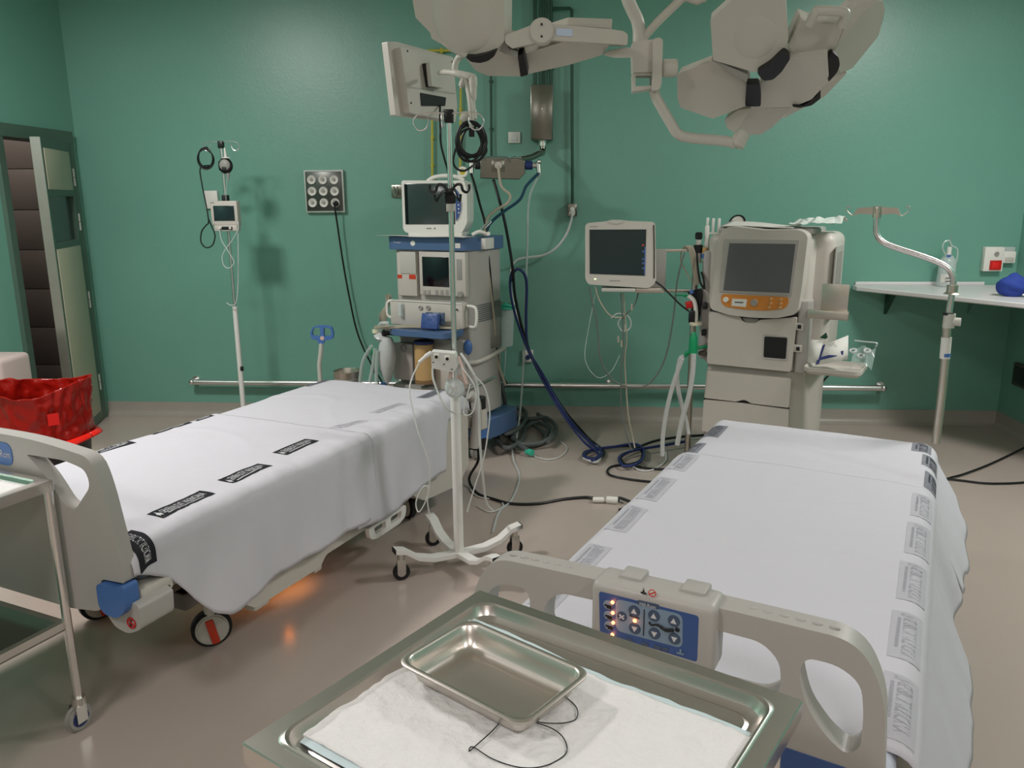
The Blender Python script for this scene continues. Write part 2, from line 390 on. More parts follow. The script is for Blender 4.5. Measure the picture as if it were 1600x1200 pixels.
# ================================================================== BEDS
LB = Frame((-2.025, 2.335), -20.5); RB = Frame((-.22, 1.52), -24.4)
class Drape:
    """cloth over a mattress: b runs across (x on the flat, arc length past the edges)"""
    def __init__(s, xl, xr, z, r, seed, ny0, ny1, flare=.05, amp=1.0, ends=(.04, .05), rfn=None, edge=1.0):
        s.__dict__.update(xl=xl, xr=xr, z=z, r=r, seed=seed, y0=ny0, y1=ny1, flare=flare, amp=amp, ends=ends, rfn=rfn, edge=edge)
    def side(s, d, y, sg):
        # d = arc distance past the flat; returns dx, dz
        r = s.r; q = math.pi/2*r
        if d <= 0: return 0, 0
        if d < q: a = d/r; return r*math.sin(a), -(r-r*math.cos(a))
        h = d-q; fl = s.flare if sg > 0 else s.flare*.7
        f = min(1, h/.3)
        wv = .5+.5*math.sin(y*9+s.seed+2.2*math.sin(y*3.1+s.seed)); wv2 = noise.noise(Vector((y*7, h*2.5, s.seed+5*sg)))
        dx = fl*f*(.75+.3*wv)+.022*wv2*f+.003*math.sin(y*41+s.seed)*f
        return r+dx, -(r+h*(1-.03*wv))
    def P(s, y, b, o=0):
        xl = s.xl+s.r; xr = s.xr-s.r
        if b > xr: dx, dz = s.side(b-xr, y, 1); x = xr+dx; z = s.z+dz
        elif b < xl: dx, dz = s.side(xl-b, y, -1); x = xl-dx; z = s.z+dz
        else: x = b; z = s.z
        k = s.amp
        z += k*(.006*noise.noise(Vector((x*3, y*2.2, s.seed)))+.0022*noise.noise(Vector((x*11, y*6, s.seed+3)))+.003*max(0, math.sin(3.1*x+9*y+4*noise.noise(Vector((x*2, y*2, s.seed+9)))))**12)
        if s.rfn: z += s.rfn(x, y)
        ed = max(0, min(1, (x-s.xr+.22)/.15)); z += k*ed*s.edge*(.006*noise.noise(Vector((x*9, y*16, s.seed+20)))+.004*abs(noise.noise(Vector((x*14, y*34, s.seed+30)))))
        # rounded fall at the head and the foot
        for (ye, sg, k2) in ((s.y0, -1, s.ends[0]), (s.y1, 1, s.ends[1])):
            if k2:
                t = (y-(ye-sg*.07))*sg/.07
                if t > 0: z -= k2*t*t
        return Vector((x, y, z+o))
    def O(s, y, b, o):
        p = s.P(y, b); a = s.P(y+.004, b)-s.P(y-.004, b); c = s.P(y, b+.004)-s.P(y, b-.004)
        n = c.cross(a)
        n = -n if n.length and n.dot(Vector((p.x-(s.xl+s.xr)/2, 0, .3))) < 0 else n
        return p+n.normalized()*o
    def mesh(s, mb, bl, br, ny=90, nb=70):
        def fn(i, j):
            y = s.y0+(s.y1-s.y0)*i; b0 = bl(y); b1 = br(y); return s.P(y, b0+(b1-b0)*j)
        return mb.grid(fn, ny, nb)
    def band(s, y0, y1, b0, b1, o, ny=14, nb=8, skew=0):
        mb = MB(); mb.grid(lambda i, j: s.O(y0+(y1-y0)*i, b0+(b1-b0)*j+skew*i, o), ny, nb); return mb
    def print_on(s, mb, txt, yc, bc, ly, lb, o, skew=0, flip=1):
        if txt not in TXT: TXT[txt] = text_geo(txt)
        vs, fs, w0, h0 = TXT[txt]
        return mb.raw([s.O(yc+flip*x/w0*ly, bc-flip*q/h0*lb+skew*x/w0, o) for x, q in vs], fs)
def lerp_tab(tab):
    def f(y):
        if y <= tab[0][0]: return tab[0][1]
        for (a, b), (c, d) in zip(tab, tab[1:]):
            if y <= c: return b+(d-b)*(y-a)/(c-a)
        return tab[-1][1]
    return f
def arcb(dr, z):  # b on the right side for a hem height z
    return dr.xr-dr.r+math.pi/2*dr.r+max(0, dr.z-dr.r-z)
def arcl(dr, z): return dr.xl+dr.r-math.pi/2*dr.r-max(0, dr.z-dr.r-z)
def label_across(dr, sheet, y0, y1, b0, b1, txt):
    o = dr.band(y0, y1, b0, b1, .0009, 8, 24).build('printed_band', 'bandk', sheet, FRM)
    vs, fs, w0, h0 = TXT[txt]; t = MB()
    t.raw([dr.O((y0+y1)/2+q/h0*(y1-y0)*.4, (b0+b1)/2+x/w0*(b1-b0)*.8, .0016) for x, q in vs], fs)
    t.build('printed_lettering', 'printw', o, FRM)
def label_band(dr, sheet, y0, y1, b0, b1, kind, txt, skew=0, flip=1):
    o = dr.band(y0, y1, b0, b1, .0009, 24, 10, skew=skew).build('printed_band', {'k': 'bandk', 'g': 'bandg', 'l': 'bandl'}[kind], sheet, FRM)
    col = {'k': 'printw', 'g': 'printl', 'l': 'printl'}[kind]
    L = abs(y1-y0); Wd = abs(b1-b0); yc = (y0+y1)/2; bc = (b0+b1)/2+skew/2
    if kind == 'g': col = 'printg'
    t = MB()
    dr.print_on(t, txt, yc+.03*L*flip, bc-Wd*.08*flip, L*.80, Wd*.44, .0016, skew*.76, flip)
    # the small second line and the crest
    n = 22
    for i in range(n):
        yy = yc+flip*(-.33+.66*i/n)*L
        t.raw([dr.O(yy+a*L*.02, bc+flip*Wd*.27+c*Wd*.1, .0016) for a, c in ((0, -.5), (1, -.5), (1, .5), (0, .5))], [(0, 1, 2, 3)])
    yk = yc-flip*.43*L
    t.raw([dr.O(yk+flip*a*L*.05, bc+flip*c*Wd*.3, .0016) for a, c in ((-.8, .1), (-.3, -.3), (0, -1), (.3, -.3), (.8, .1), (.5, .9), (0, .5), (-.5, .9))], [tuple(range(8))])
    t.build('printed_lettering', col, o, FRM)
GV = 'GENERALITAT VALENCIANA'

def caster(parent, fr, x, y, r=.07, w=.035, cover='grey', lever=True, ang=0, name='caster'):
    R3 = Matrix.Rotation(R(ang), 3, 'Z'); c = Vector((x, y, r)); ax = R3 @ Vector((1, 0, 0))
    o = MB().cyl(c-ax*w/2, c+ax*w/2, r, seg=32, bev=.008).build(name, 'black', parent, fr)
    MB().cyl(c-ax*(w/2+.008), c+ax*(w/2+.008), r*.82, seg=32, bev=.006).cyl((x, y, r), (x, y, r*2+.09), .022).build('wheel_cover', cover, o, fr)
    if lever:
        MB().box(c+ax*(w/2+.012)+Vector((0, 0, -.004)), (.012, .028, r*1.35), .004, Matrix.Rotation(R(ang), 3, 'Z') @ Matrix.Rotation(R(12), 3, 'X')).build('brake_lever', 'redcap', o, fr)
    return o

def bed_base(root, fr, colr, L):
    MB().b2((.03, .02, .455), (.84, L, .585), .035, 4).build('mattress', 'cloth2', root, fr, sharp=60)
    MB().b2((.05, -.01, .415), (.82, L+.03, .452), .012).b2((.09, .05, .37), (.14, L, .415), .008).b2((.73, .05, .37), (.78, L, .415), .008).build('deck', colr, root, fr)
    # lower chassis
    MB().b2((.18, .3, .2), (.24, L-.2, .26), .008).b2((.63, .3, .2), (.69, L-.2, .26), .008).b2((.18, .3, .2), (.69, .38, .26), .008).b2((.18, L-.35, .2), (.69, L-.27, .26), .008).build('chassis', 'grey2', root, fr)
    for y in (.5, L-.5):
        MB().box((.21, y, .32), (.04, .3, .04), .006, Matrix.Rotation(R(38), 3, 'X')).box((.66, y, .32), (.04, .3, .04), .006, Matrix.Rotation(R(38), 3, 'X')).build('lift_arm', 'grey2', root, fr)

# ---- left bed
FRM = LB
lb = fthing('hospital_bed', 'left hospital bed, its beige footboard with blue latch, under black-banded sheets', 'bed', LB)
bed_base(lb, LB, 'beige2', 2.0)
# long beige side skirt below the hem, with step loops
sk = [(.30, .30), (.46, .17), (.82, .165), (.86, .20), (1.0, .20), (1.42, .20), (1.46, .23), (1.46, .36), (.30, .40)]
MB().prism(rnd(sk, .015), None, (.80, 0, 0), (0, 1, 0), (0, 0, 1), (.045, 0, 0)).build('side_skirt', 'beige2', lb, LB, bevel=.006)
MB().prism(rnd([(1.12, .21), (1.42, .21), (1.41, .155), (1.36, .14), (1.18, .14), (1.13, .155)], .02), [rnd([(1.16, .195), (1.25, .195), (1.25, .163), (1.17, .163)], .008), rnd([(1.29, .195), (1.38, .195), (1.37, .163), (1.29, .163)], .008)], (.845, 0, 0), (0, 1, 0), (0, 0, 1), (.02, 0, 0)).build('step_handle', 'white', lb, LB, bevel=.004)
MB().b2((.79, .46, .15), (.84, .54, .2), .01).b2((.79, .79, .145), (.84, .84, .2), .01).build('skirt_foot', 'beige2', lb, LB)
# head end housing and its roller bumper
hd = MB().prism(rnd([(1.50, .22), (1.60, .16), (1.95, .12), (2.06, .2), (2.06, .47), (1.86, .52), (1.52, .42)], .02), None, (.78, 0, 0), (0, 1, 0), (0, 0, 1), (.07, 0, 0))
hd.build('head_housing', 'beige2', lb, LB, bevel=.012)
MB().b2((.12, 2.06, .35), (.78, 2.1, .56), .015).build('headboard_base', 'beige2', lb, LB)
MB().tube([(.86, 2.10, .28), (.875, 2.11, .42), (.87, 2.11, .53), (.85, 2.09, .565)], .027, 12).build('corner_guard', 'beige', lb, LB)
q = LB.ony(735, 735, 2.16); bx, by = .84, 2.19
MB().cyl((bx, by, .36), (bx, by, .47), .052, seg=28, bev=.006).build('roller_bumper', 'beige2', lb, LB)
MB().cyl((bx, by, .315), (bx, by, .36), .0535, seg=28).build('bumper_ring', 'blue', lb, LB)
MB().cyl((bx, by, .25), (bx, by, .315), .055, seg=28, bev=.004).build('bumper_cap', 'black', lb, LB)
MB().cyl((bx, by, .47), (bx, by, .53), .045, seg=28).build('bumper_cap', 'black', lb, LB)
MB().b2((.70, 2.03, .38), (bx, 2.17, .44), .01).build('bumper_bracket', 'beige2', lb, LB)
for x, y, a in ((.66, .43, -38), (.12, .40, -15), (.68, 1.72, 60), (.12, 1.72, 10)): caster(lb, LB, x, y, ang=a)
MB().sph((.63, .86, .205), .012).build('night_light', 'bedled', lb, LB)
l = bpy.data.lights.new('night_light_glow', 'SPOT'); l.energy = 1.1; l.color = (1, .38, .08); l.shadow_soft_size = .02; l.spot_size = R(120); l.spot_blend = 1
lo = bpy.data.objects.new('night_light_glow', l); COL.objects.link(lo); lo.location = LB.M @ Vector((.70, .9, .19)); lo.rotation_euler = (R(-10), R(38), R(-20))
# footboard
fbo = rnd([(.03, .385), (.24, .385), (.10, .40), (.09, .50), (-.003, .51), (.0, .56), (.04, .785), (.07, .87), (.30, .895), (.57, .895), (.80, .87), (.83, .785), (.872, .56), (.874, .51), (.775, .505), (.765, .40), (.63, .382)], [.01, .01, .02, .02, .01, .05, .05, .06, .1, .1, .065, .05, .05, .01, .02, .03, .02])
fbo = fbo[5:]
fh = rnd([(.530, .845), (.69, .848), (.772, .832), (.785, .785), (.705, .700), (.665, .712), (.60, .795)], [.012, .03, .03, .03, .02, .02, .05])
fh2 = [(.87-a, b) for a, b in fh][::-1]
fb = MB().prism(fbo, [fh, fh2], (0, -.058, 0), (1, 0, 0), (0, 0, 1), (0, .043, 0)).build('footboard', 'beige', lb, LB, bevel=.016, bseg=5)
MB().prism(rnd([(.37, .80), (.47, .80), (.47, .87), (.37, .87)], .03), None, (0, -.0605, 0), (1, 0, 0), (0, 0, 1), (0, .003, 0)).build('maker_badge', 'blue', fb, LB)
text(MB(), 'Hill-Rom', (.42, -.0615, .835), (1, 0, 0), (0, 0, 1), .085, .022).build('badge_lettering', 'printw', fb, LB)
MB().prism(rnd([(.775, .425), (.80, .405), (.85, .405), (.885, .44), (.885, .515), (.845, .498), (.775, .50)], .02), None, (0, -.075, 0), (1, 0, 0), (0, 0, 1), (0, .05, 0)).build('release_latch', 'blue', lb, LB, bevel=.008)
MB().prism(rnd([(.765, .40), (.80, .355), (.85, .345), (.905, .37), (.91, .44), (.89, .45), (.775, .44)], .018), None, (0, -.05, 0), (1, 0, 0), (0, 0, 1), (0, .12, 0)).build('foot_bumper', 'beige', lb, LB, bevel=.01)
ns = MB().tor((.872, -.052, .385), (0, 1, 0), .0155, .0022, seg=20, res=5).box((.872, -.052, .385), (.028, .002, .004), 0, Matrix.Rotation(R(45), 3, 'Y')); ns.build('warning_mark', 'red', lb, LB)
MB().box((.868, -.0515, .383), (.006, .002, .018)).sph((.875, -.0515, .396), .004, (1, .4, 1)).build('pictogram', 'print_k', lb, LB)
MB().b2((.80, -.02, .425), (.885, .10, .475), .012).build('frame_rail', 'beige2', lb, LB)
MB().b2((.884, .005, .435), (.888, .08, .445), .001).build('rail_marking', 'print_k', lb, LB)

# sheets of the left bed
def lz(px, py): return LB.onz(px, py, .605)
DS = Drape(-.01, .88, .612, .05, 2.3, -.03, 1.16, flare=.02, ends=(.03, 0))
DH_ = Drape(-.008, .875, .603, .05, 5.1, 1.0, 2.03, flare=.03, ends=(0, .03))
def sheet_hem(tab, dr): t = lerp_tab(tab); return lambda y: arcb(dr, t(y))
s2 = tag(DH_.mesh(MB(), lambda y: arcl(DH_, .40), sheet_hem([(1.0, .25), (1.2, .225), (1.35, .23), (1.5, .265), (1.69, .27), (1.74, .265), (1.765, .40), (1.80, .50), (2.03, .53)], DH_), 90, 80).build('draw_sheet', 'cloth', None, LB, solid=.0025, sharp=70), 'white sheet over the head half of the left bed, faded grey bands on top', 'sheet', 'sheets on the beds')
s1 = tag(DS.mesh(MB(), lambda y: arcl(DS, .45), sheet_hem([(-.03, .55), (.02, .50), (.085, .46), (.16, .36), (.235, .275), (.29, .245), (.34, .235), (.54, .265), (.83, .26), (.95, .265), (1.16, .26)], DS), 110, 84).build('draw_sheet', 'cloth', None, LB, solid=.0025, sharp=70), 'white sheet over the foot half of the left bed, edged with black lettered bands', 'sheet', 'sheets on the beds')
WM[s1.name] = WM[s2.name] = ID
FRM = LB
for (ax_, ay_), (bx_, by_) in (((243, 812), (325, 774)), ((352, 757), (415, 732)), ((437, 713), (488, 691))):
    a = lz(ax_, ay_); b = lz(bx_, by_)
    label_band(DS, s1, a.y, b.y, a.x-.035, a.x+.035, 'k', GV, skew=b.x-a.x, flip=1)
label_across(DS, s1, -.01, .05, .79, .94, GV)
for (ax_, ay_), (bx_, by_) in (((137, 712), (208, 694)), ((230, 680), (292, 661))):
    a = lz(ax_, ay_); b = lz(bx_, by_)
    label_band(DS, s1, a.y, b.y, max(a.x, .0)-.02, max(a.x, 0)+.04, 'k', GV, skew=(b.x-a.x)*.5)
a = lz(315, 651); label_band(DS, s1, a.y-.08, min(1.15, a.y+.02), .0, .055, 'k', GV)
a = lz(495, 678); b = lz(568, 657); label_band(DH_, s2, a.y+.1, b.y, a.x-.02, a.x+.03, 'l', GV, skew=b.x-a.x)
a = lz(583, 645); b = lz(628, 630); label_band(DH_, s2, a.y, b.y, a.x-.02, a.x+.03, 'l', GV, skew=b.x-a.x)
a = lz(659, 634); b = lz(686, 627); label_band(DH_, s2, 1.80, 1.99, .70, .765, 'g', GV)
label_band(DH_, s2, 1.78, 1.98, .01, .07, 'g', GV)

# ---- right bed
FRM = RB
rb = fthing('hospital_bed', 'right hospital bed whose footboard carries a lit blue control panel', 'bed', RB)
bed_base(rb, RB, 'beige2', 2.1)
for x, y, a in ((.72, .35, 18), (.12, .35, -15), (.72, 1.85, 30), (.12, 1.85, 10)): caster(rb, RB, x, y, ang=a)
MB().b2((.80, .3, .2), (.84, 1.6, .36), .01).build('side_skirt', 'beige2', rb, RB)
MB().b2((.05, .25, .18), (.09, 1.6, .34), .01).build('side_skirt', 'beige2', rb, RB)
MB().b2((.08, 2.1, .35), (.80, 2.14, .56), .015).build('headboard_base', 'beige2', rb, RB)
oc = rnd([(.05, .38), (.058, .60), (.072, .80), (.115, .882), (.30, .885), (.585, .885), (.77, .882), (.813, .80), (.827, .60), (.835, .38)], [.02, .1, .08, .07, .1, .1, .07, .08, .1, .02], 6)
hA = rnd([(.684, .806), (.694, .834), (.742, .834), (.777, .812), (.785, .76), (.785, .70), (.766, .682), (.738, .70), (.70, .745)], [.015, .02, .03, .03, .03, .015, .012, .04, .06], 4)
hB = rnd([(.50, .845), (.625, .842), (.655, .815), (.66, .76), (.63, .735), (.50, .735)], [.01, .03, .03, .03, .02, .01], 4)
mir = lambda h: [(.885-a, b) for a, b in h][::-1]
fb = MB().prism(oc, [hA, mir(hA), hB, mir(hB)], (0, -.064, 0), (1, 0, 0), (0, 0, 1), (0, .05, 0)).build('footboard', 'beige', rb, RB, bevel=.0195, bseg=6)
gp = MB()
for k in range(6):
    for e in (.15+k*.024, .60+k*.026): gp.sph((e, -.039, .8835), .006, (1.4, .7, .6), u=8, v=6)
gp.build('grip_bumps', 'beige', fb, RB)
MB().prism(rnd([(.62, .60), (.845, .60), (.845, .655), (.62, .665)], .01), None, (0, -.066, 0), (1, 0, 0), (0, 0, 1), (0, .006, 0)).build('lower_trim', 'membrane', fb, RB)
# control panel
cu_ = -.088
def cp(px, py): return RB.ony(px, py, cu_)
def zp(x, y): return cp(900+x/6.667, 880+y/6.667)
pa = zp(150, 190); pb = zp(1460, 470); pc = zp(1455, 1060)
xl_, xr_ = pa.x, pb.x; zt_ = (pa.z+pb.z)/2; zb_ = pc.z-.03
cpn = MB().b2((xl_, cu_, zb_), (xr_, -.012, zt_), .014, 4)
for u0, u1 in ((.18, .37), (.68, .88)):
    cpn.b2((xl_+(xr_-xl_)*u0, -.055, zt_-.02), (xl_+(xr_-xl_)*u1, -.01, zt_+.006), .004)
cpn = cpn.build('control_panel', 'beige', fb, RB)
e_ = 0
def face(name, pts, off, material, r=.006, par=None):
    q = [zp(*p) for p in pts]
    return MB().prism(rnd([(v.x, v.z) for v in q], r), None, (0, cu_-off, 0), (1, 0, 0), (0, 0, 1), (0, .003, 0)).build(name, material, par or cpn, RB)
face('membrane', [(240, 290), (1280, 550), (1262, 1030), (250, 715)], .0006, 'membrane')
face('key_field', [(413, 365), (1112, 535), (1110, 885), (420, 700)], .0012, 'membrane2', .012)
face('logo_plate', [(640, 378), (872, 432), (872, 480), (640, 425)], .0018, 'button', .005)
c0 = zp(752, 432); ex = (zp(1112, 540)-zp(413, 368)).normalized()
text(MB(), 'Hill-Rom', c0+Vector((0, -.003, 0)), (1, 0, 0), (0, 0, 1), .028, .006).build('logo_lettering', 'printw', cpn, RB)
for i, (x, y, up) in enumerate(((610, 495, 1), (815, 545, 1), (1022, 598, 1), (615, 675, 0), (820, 728, 0), (1028, 782, 0))):
    c = zp(x, y)
    b = MB().cyl((c.x, cu_-.003, c.z), (c.x, cu_, c.z), .0105, seg=24, bev=.001).build('arrow_button', 'button', cpn, RB)
    s_ = 1 if up else -1
    MB().raw([(c.x-.0055, cu_-.0036, c.z-.004*s_), (c.x+.0055, cu_-.0036, c.z-.004*s_), (c.x, cu_-.0036, c.z+.006*s_)], [(0, 1, 2)]).build('arrow', 'printw', b, RB)
c = zp(482, 550); b = MB().cyl((c.x, cu_-.003, c.z), (c.x, cu_, c.z), .009, seg=24, bev=.001).build('lock_button', 'button', cpn, RB)
MB().box((c.x, cu_-.0034, c.z), (.011, .001, .0025), 0, Matrix.Rotation(R(40), 3, 'Y')).box((c.x, cu_-.0034, c.z), (.011, .001, .002), 0, Matrix.Rotation(R(-40), 3, 'Y')).build('lock_mark', 'printw', b, RB)
for x, y in ((335, 430), (340, 540), (345, 645)):
    c = zp(x, y); MB().cyl((c.x, cu_-.002, c.z), (c.x, cu_, c.z), .0085, seg=20).build('lockout_icon', 'membrane2', cpn, RB)
    MB().box((c.x+.001, cu_-.0026, c.z-.001), (.013, .001, .003)).box((c.x+.003, cu_-.0026, c.z-.004), (.009, .001, .004)).build('lockout_symbol', 'print_k', cpn, RB)
for x, y in ((385, 403), (388, 512), (392, 615), (383, 740), (616, 595)):
    c = zp(x, y); MB().sph((c.x, cu_-.002, c.z), .0032, (1, .5, 1), u=12, v=8).build('indicator_led', 'led', cpn, RB)
    l = bpy.data.lights.new('indicator_glow', 'POINT'); l.energy = .0022; l.color = (1, .25, .08); l.shadow_soft_size = .002
    lo = bpy.data.objects.new('indicator_glow', l); COL.objects.link(lo); lo.location = RB.M @ Vector((c.x, cu_-.008, c.z))
a = zp(715, 480); b = zp(718, 755); MB().b2((a.x-.0007, cu_-.0024, b.z), (a.x+.0007, cu_-.0012, a.z)).build('divider_line', 'print_k', cpn, RB)
a = zp(612, 565); MB().box((a.x, cu_-.002, a.z+.002), (.018, .001, .0025), 0, Matrix.Rotation(R(6), 3, 'Y')).build('level_mark', 'print_k', cpn, RB)
fg = [zp(x, y)+Vector((0, -.0026-(cp(0, 0).y-cu_), 0)) for x, y in ((768, 605), (790, 635), (850, 632), (890, 655), (940, 685), (1020, 690))]
fg = [Vector((v.x, cu_-.003, v.z)) for v in fg]
c = zp(1060, 685)
MB().tube(fg, [.0018, .0018, .0022, .003, .0034, .0034], 6).sph((c.x, cu_-.003, c.z), .0042, (1, .4, 1)).build('patient_figure', 'print_k', cpn, RB)
c = zp(1090, 935); MB().box((c.x, cu_-.002, c.z), (.012, .001, .003)).box((c.x, cu_-.002, c.z+.004), (.003, .001, .008)).build('call_mark', 'membrane2', cpn, RB)
for x in (560, 720, 850, 930): c = zp(x, 800+(x-560)*.25); MB().box((c.x, cu_-.0015, c.z), (.012, .001, .007), .0003).build('soft_key', 'button', cpn, RB)
c = zp(705, 296); text(MB(), 'i', (c.x, cu_-.0006, c.z+.002), (1, 0, 0), (0, 0, 1), .004, .009).b2((c.x-.005, cu_-.001, c.z-.004), (c.x+.005, cu_, c.z-.001)).build('call_symbol', 'print_k', cpn, RB)
c = zp(795, 312); MB().tor((c.x, cu_-.0004, c.z), (0, 1, 0), .0062, .0009, seg=20, res=5).box((c.x, cu_-.0006, c.z), (.011, .001, .002), 0, Matrix.Rotation(R(-30), 3, 'Y')).build('warning_mark', 'redcap', cpn, RB)

# sheets of the right bed
def fold(x, y):
    # two soft ridges running across the bed near the head
    d = (y-(1.93-.32*x+.05*math.sin(4*x))); return .012*math.exp(-(d/.03)**2)*max(0, min(1, (x-.2)*4))+.006*math.exp(-((y-1.72+.1*x)/.02)**2)*max(0, 1-abs(x-.5)*3)
RS = Drape(-.012, .878, .612, .055, 7.7, .12, 1.56, edge=.2, flare=.12, ends=(.03, 0), amp=1.2)
RH = Drape(-.008, .874, .604, .06, 11.2, 1.42, 2.18, flare=.18, ends=(0, .05), rfn=fold)
t = lerp_tab([(1.42, .32), (1.7, .30), (1.95, .36), (2.18, .48)])
s4 = tag(RH.mesh(MB(), lambda y: arcl(RH, .42-.05*math.sin(y*6)), lambda y: arcb(RH, t(y)), 80, 80).build('draw_sheet', 'cloth', None, RB, solid=.0025, sharp=70), 'white sheet over the head end of the right bed, edged with dark grey lettered bands', 'sheet', 'sheets on the beds')
t2 = lerp_tab([(.0, .36), (.1, .31), (.3, .27), (1.0, .26), (1.56, .33)])
s3 = tag(RS.mesh(MB(), lambda y: arcl(RS, .36), lambda y: arcb(RS, t2(y)), 120, 84).build('draw_sheet', 'cloth', None, RB, solid=.0025, sharp=70), 'large white sheet over the foot of the right bed, pale grey bands along both edges', 'sheet', 'sheets on the beds')
WM[s3.name] = WM[s4.name] = ID
def rz(px, py): return RB.onz(px, py, .607)
for (x0, y0), (x1, y1), wd in (((1443, 774), (1442, 810), .065), ((1438, 820), (1435, 870), .068), ((1429, 884), (1425, 946), .068), ((1419, 964), (1415, 1038), .068), ((1411, 1062), (1404, 1150), .07)):
    a = rz(x0, y0); b = rz(x1, y1); label_band(RS, s3, a.y, b.y, a.x-wd/2, a.x+wd/2, 'l', GV, skew=(b.x-a.x)*.6, flip=-1)
for (x0, y0), (x1, y1) in (((1075, 712), (1058, 738)), ((1036, 748), (1008, 782)), ((990, 793), (960, 830)), ((938, 853), (905, 888)), ((875, 918), (845, 948))):
    a = rz(x0, y0); b = rz(x1, y1); label_band(RS, s3, b.y, min(a.y, 1.54), max(.02, a.x-.035), max(.02, a.x-.035)+.07, 'l', GV, flip=-1)
for (x0, y0), (x1, y1) in (((1120, 663), (1105, 680)), ((1085, 689), (1068, 706))):
    a = rz(x0, y0); b = rz(x1, y1); label_band(RH, s4, b.y, min(2.14, a.y), a.x-.02, a.x+.05, 'g', GV, flip=-1)
label_band(RH, s4, 1.60, 1.78, .835, .91, 'g', GV, flip=-1)
label_band(RH, s4, 1.83, 1.97, .82, .895, 'g', GV, flip=-1)
label_band(RH, s4, 2.0, 2.10, .78, .85, 'g', GV, flip=-1)

# ================================================================== FOREGROUND TRAY TABLE
def rrect(x0, y0, x1, y1, r, n=6):
    pts = []
    for cx, cy, a0 in ((x1-r, y1-r, 0), (x0+r, y1-r, 90), (x0+r, y0+r, 180), (x1-r, y0+r, 270)):
        for k in range(n+1):
            a = R(a0+90*k/n); pts.append((cx+r*math.cos(a), cy+r*math.sin(a)))
    return pts
def pan(mb, x0, y0, x1, y1, prof, r0, n=6):
    # prof: (inset, z, corner radius)
    rings = []
    for ins, z, r in prof:
        rings.append([mb.bm.verts.new((p[0], p[1], z)) for p in rrect(x0+ins, y0+ins, x1-ins, y1-ins, max(r, .001), n)])
    for a, b in zip(rings, rings[1:]):
        k = len(a)
        for i in range(k): mb.bm.faces.new((a[i], a[(i+1) % k], b[(i+1) % k], b[i]))
    mb.bm.faces.new(rings[-1]); return mb
c0 = Z(749, 921, .85); FT = Frame((c0.x, c0.y), -31.4)
W_, H_ = .585, .519; TZ = .85
ft = fthing('instrument_trolley', 'stainless steel tray table in the foreground, carrying a white pad and a steel dish', 'trolley', FT)
pan(MB(), 0, -H_, W_, 0, [(.012, TZ-.03, .004), (.001, TZ-.032, .004), (0, TZ-.028, .004), (0, TZ-.002, .004), (.002, TZ, .004), (.026, TZ, .028), (.0275, TZ+.0018, .03), (.030, TZ+.003, .034), (.034, TZ+.001, .034), (.037, TZ-.007, .032), (.041, TZ-.014, .03), (.047, TZ-.018, .028), (.053, TZ-.0195, .026), (.058, TZ-.018, .024), (.063, TZ-.0195, .02), (.2, TZ-.0195, .02)], .03).build('tray_top', 'tray_steel', ft, FT, sharp=24, solid=.001)
for x in (.03, W_-.03):
    for y in (-H_+.03, -.03):
        MB().cyl((x, y, .11), (x, y, TZ-.02), .0125, seg=20).build('leg', 'tubesteel', ft, FT)
        o = MB().cyl((x-.012, y, .04), (x+.012, y, .04), .04, seg=28, bev=.005).build('caster', 'navy', ft, FT)
        MB().b2((x-.018, y-.012, .03), (x-.014, y+.012, .085)).b2((x+.014, y-.012, .03), (x+.018, y+.012, .085)).cyl((x, y, .083), (x, y, .115), .02).build('caster_fork', 'steel', o, FT)
MB().b2((.02, -H_+.02, .3), (W_-.02, -.02, .315), .003).build('lower_shelf', 'steel', ft, FT)
PZ = TZ-.018
# absorbent pad
pp = [FT.onz(x, y, PZ) for x, y in ((596, 1041), (905, 1047), (1196, 1142), (1190, 1215))]
pq = [FT.onz(x, y, PZ) for x, y in ((585, 1030), (428, 1160), (560, 1300), (1130, 1300))]
pA = FT.onz(592, 1040, PZ); pB = FT.onz(1196, 1142, PZ); pC = FT.onz(430, 1162, PZ)
x0p, x1p = (pA.x+pC.x)/2, pB.x; y1p = FT.onz(1050, 1092, PZ).y; y0p = -H_+.07
def padf(i, j, off=0, sh=0):
    x = x0p-sh+(x1p-x0p+2*sh)*i; y = y0p-sh+(y1p-y0p+2*sh)*j
    # top edge of the pad runs slightly askew
    y += (FT.onz(905, 1047, PZ).y-.004-y1p)*0+(-.03*i*j+.012*math.sin(9*i)*j*.4)
    x += .006*math.sin(11*j+2)*i
    z = PZ+.0045+off+.0034*noise.noise(Vector((x*22, y*22, 1)))+.0028*abs(noise.noise(Vector((x*55, y*40, 3))))+.001*abs(math.sin(x*60+3*noise.noise(Vector((x*9, y*9, 4)))))
    return Vector((x, y, z))
padm = MB().grid(lambda i, j: padf(i, j), 110, 80)
pd = fthing('absorbent_pad', 'white quilted absorbent pad lying in the foreground tray, under the steel dish', 'pad', FT)
padm.build('top_layer', 'pad', pd, FT, solid=.003, sharp=80)
MB().grid(lambda i, j: padf(i, j, -.0034, .012)*1, 30, 20).build('backing_film', mat('pale_blue_film', (196, 212, 214), .5), pd, FT, sharp=80)
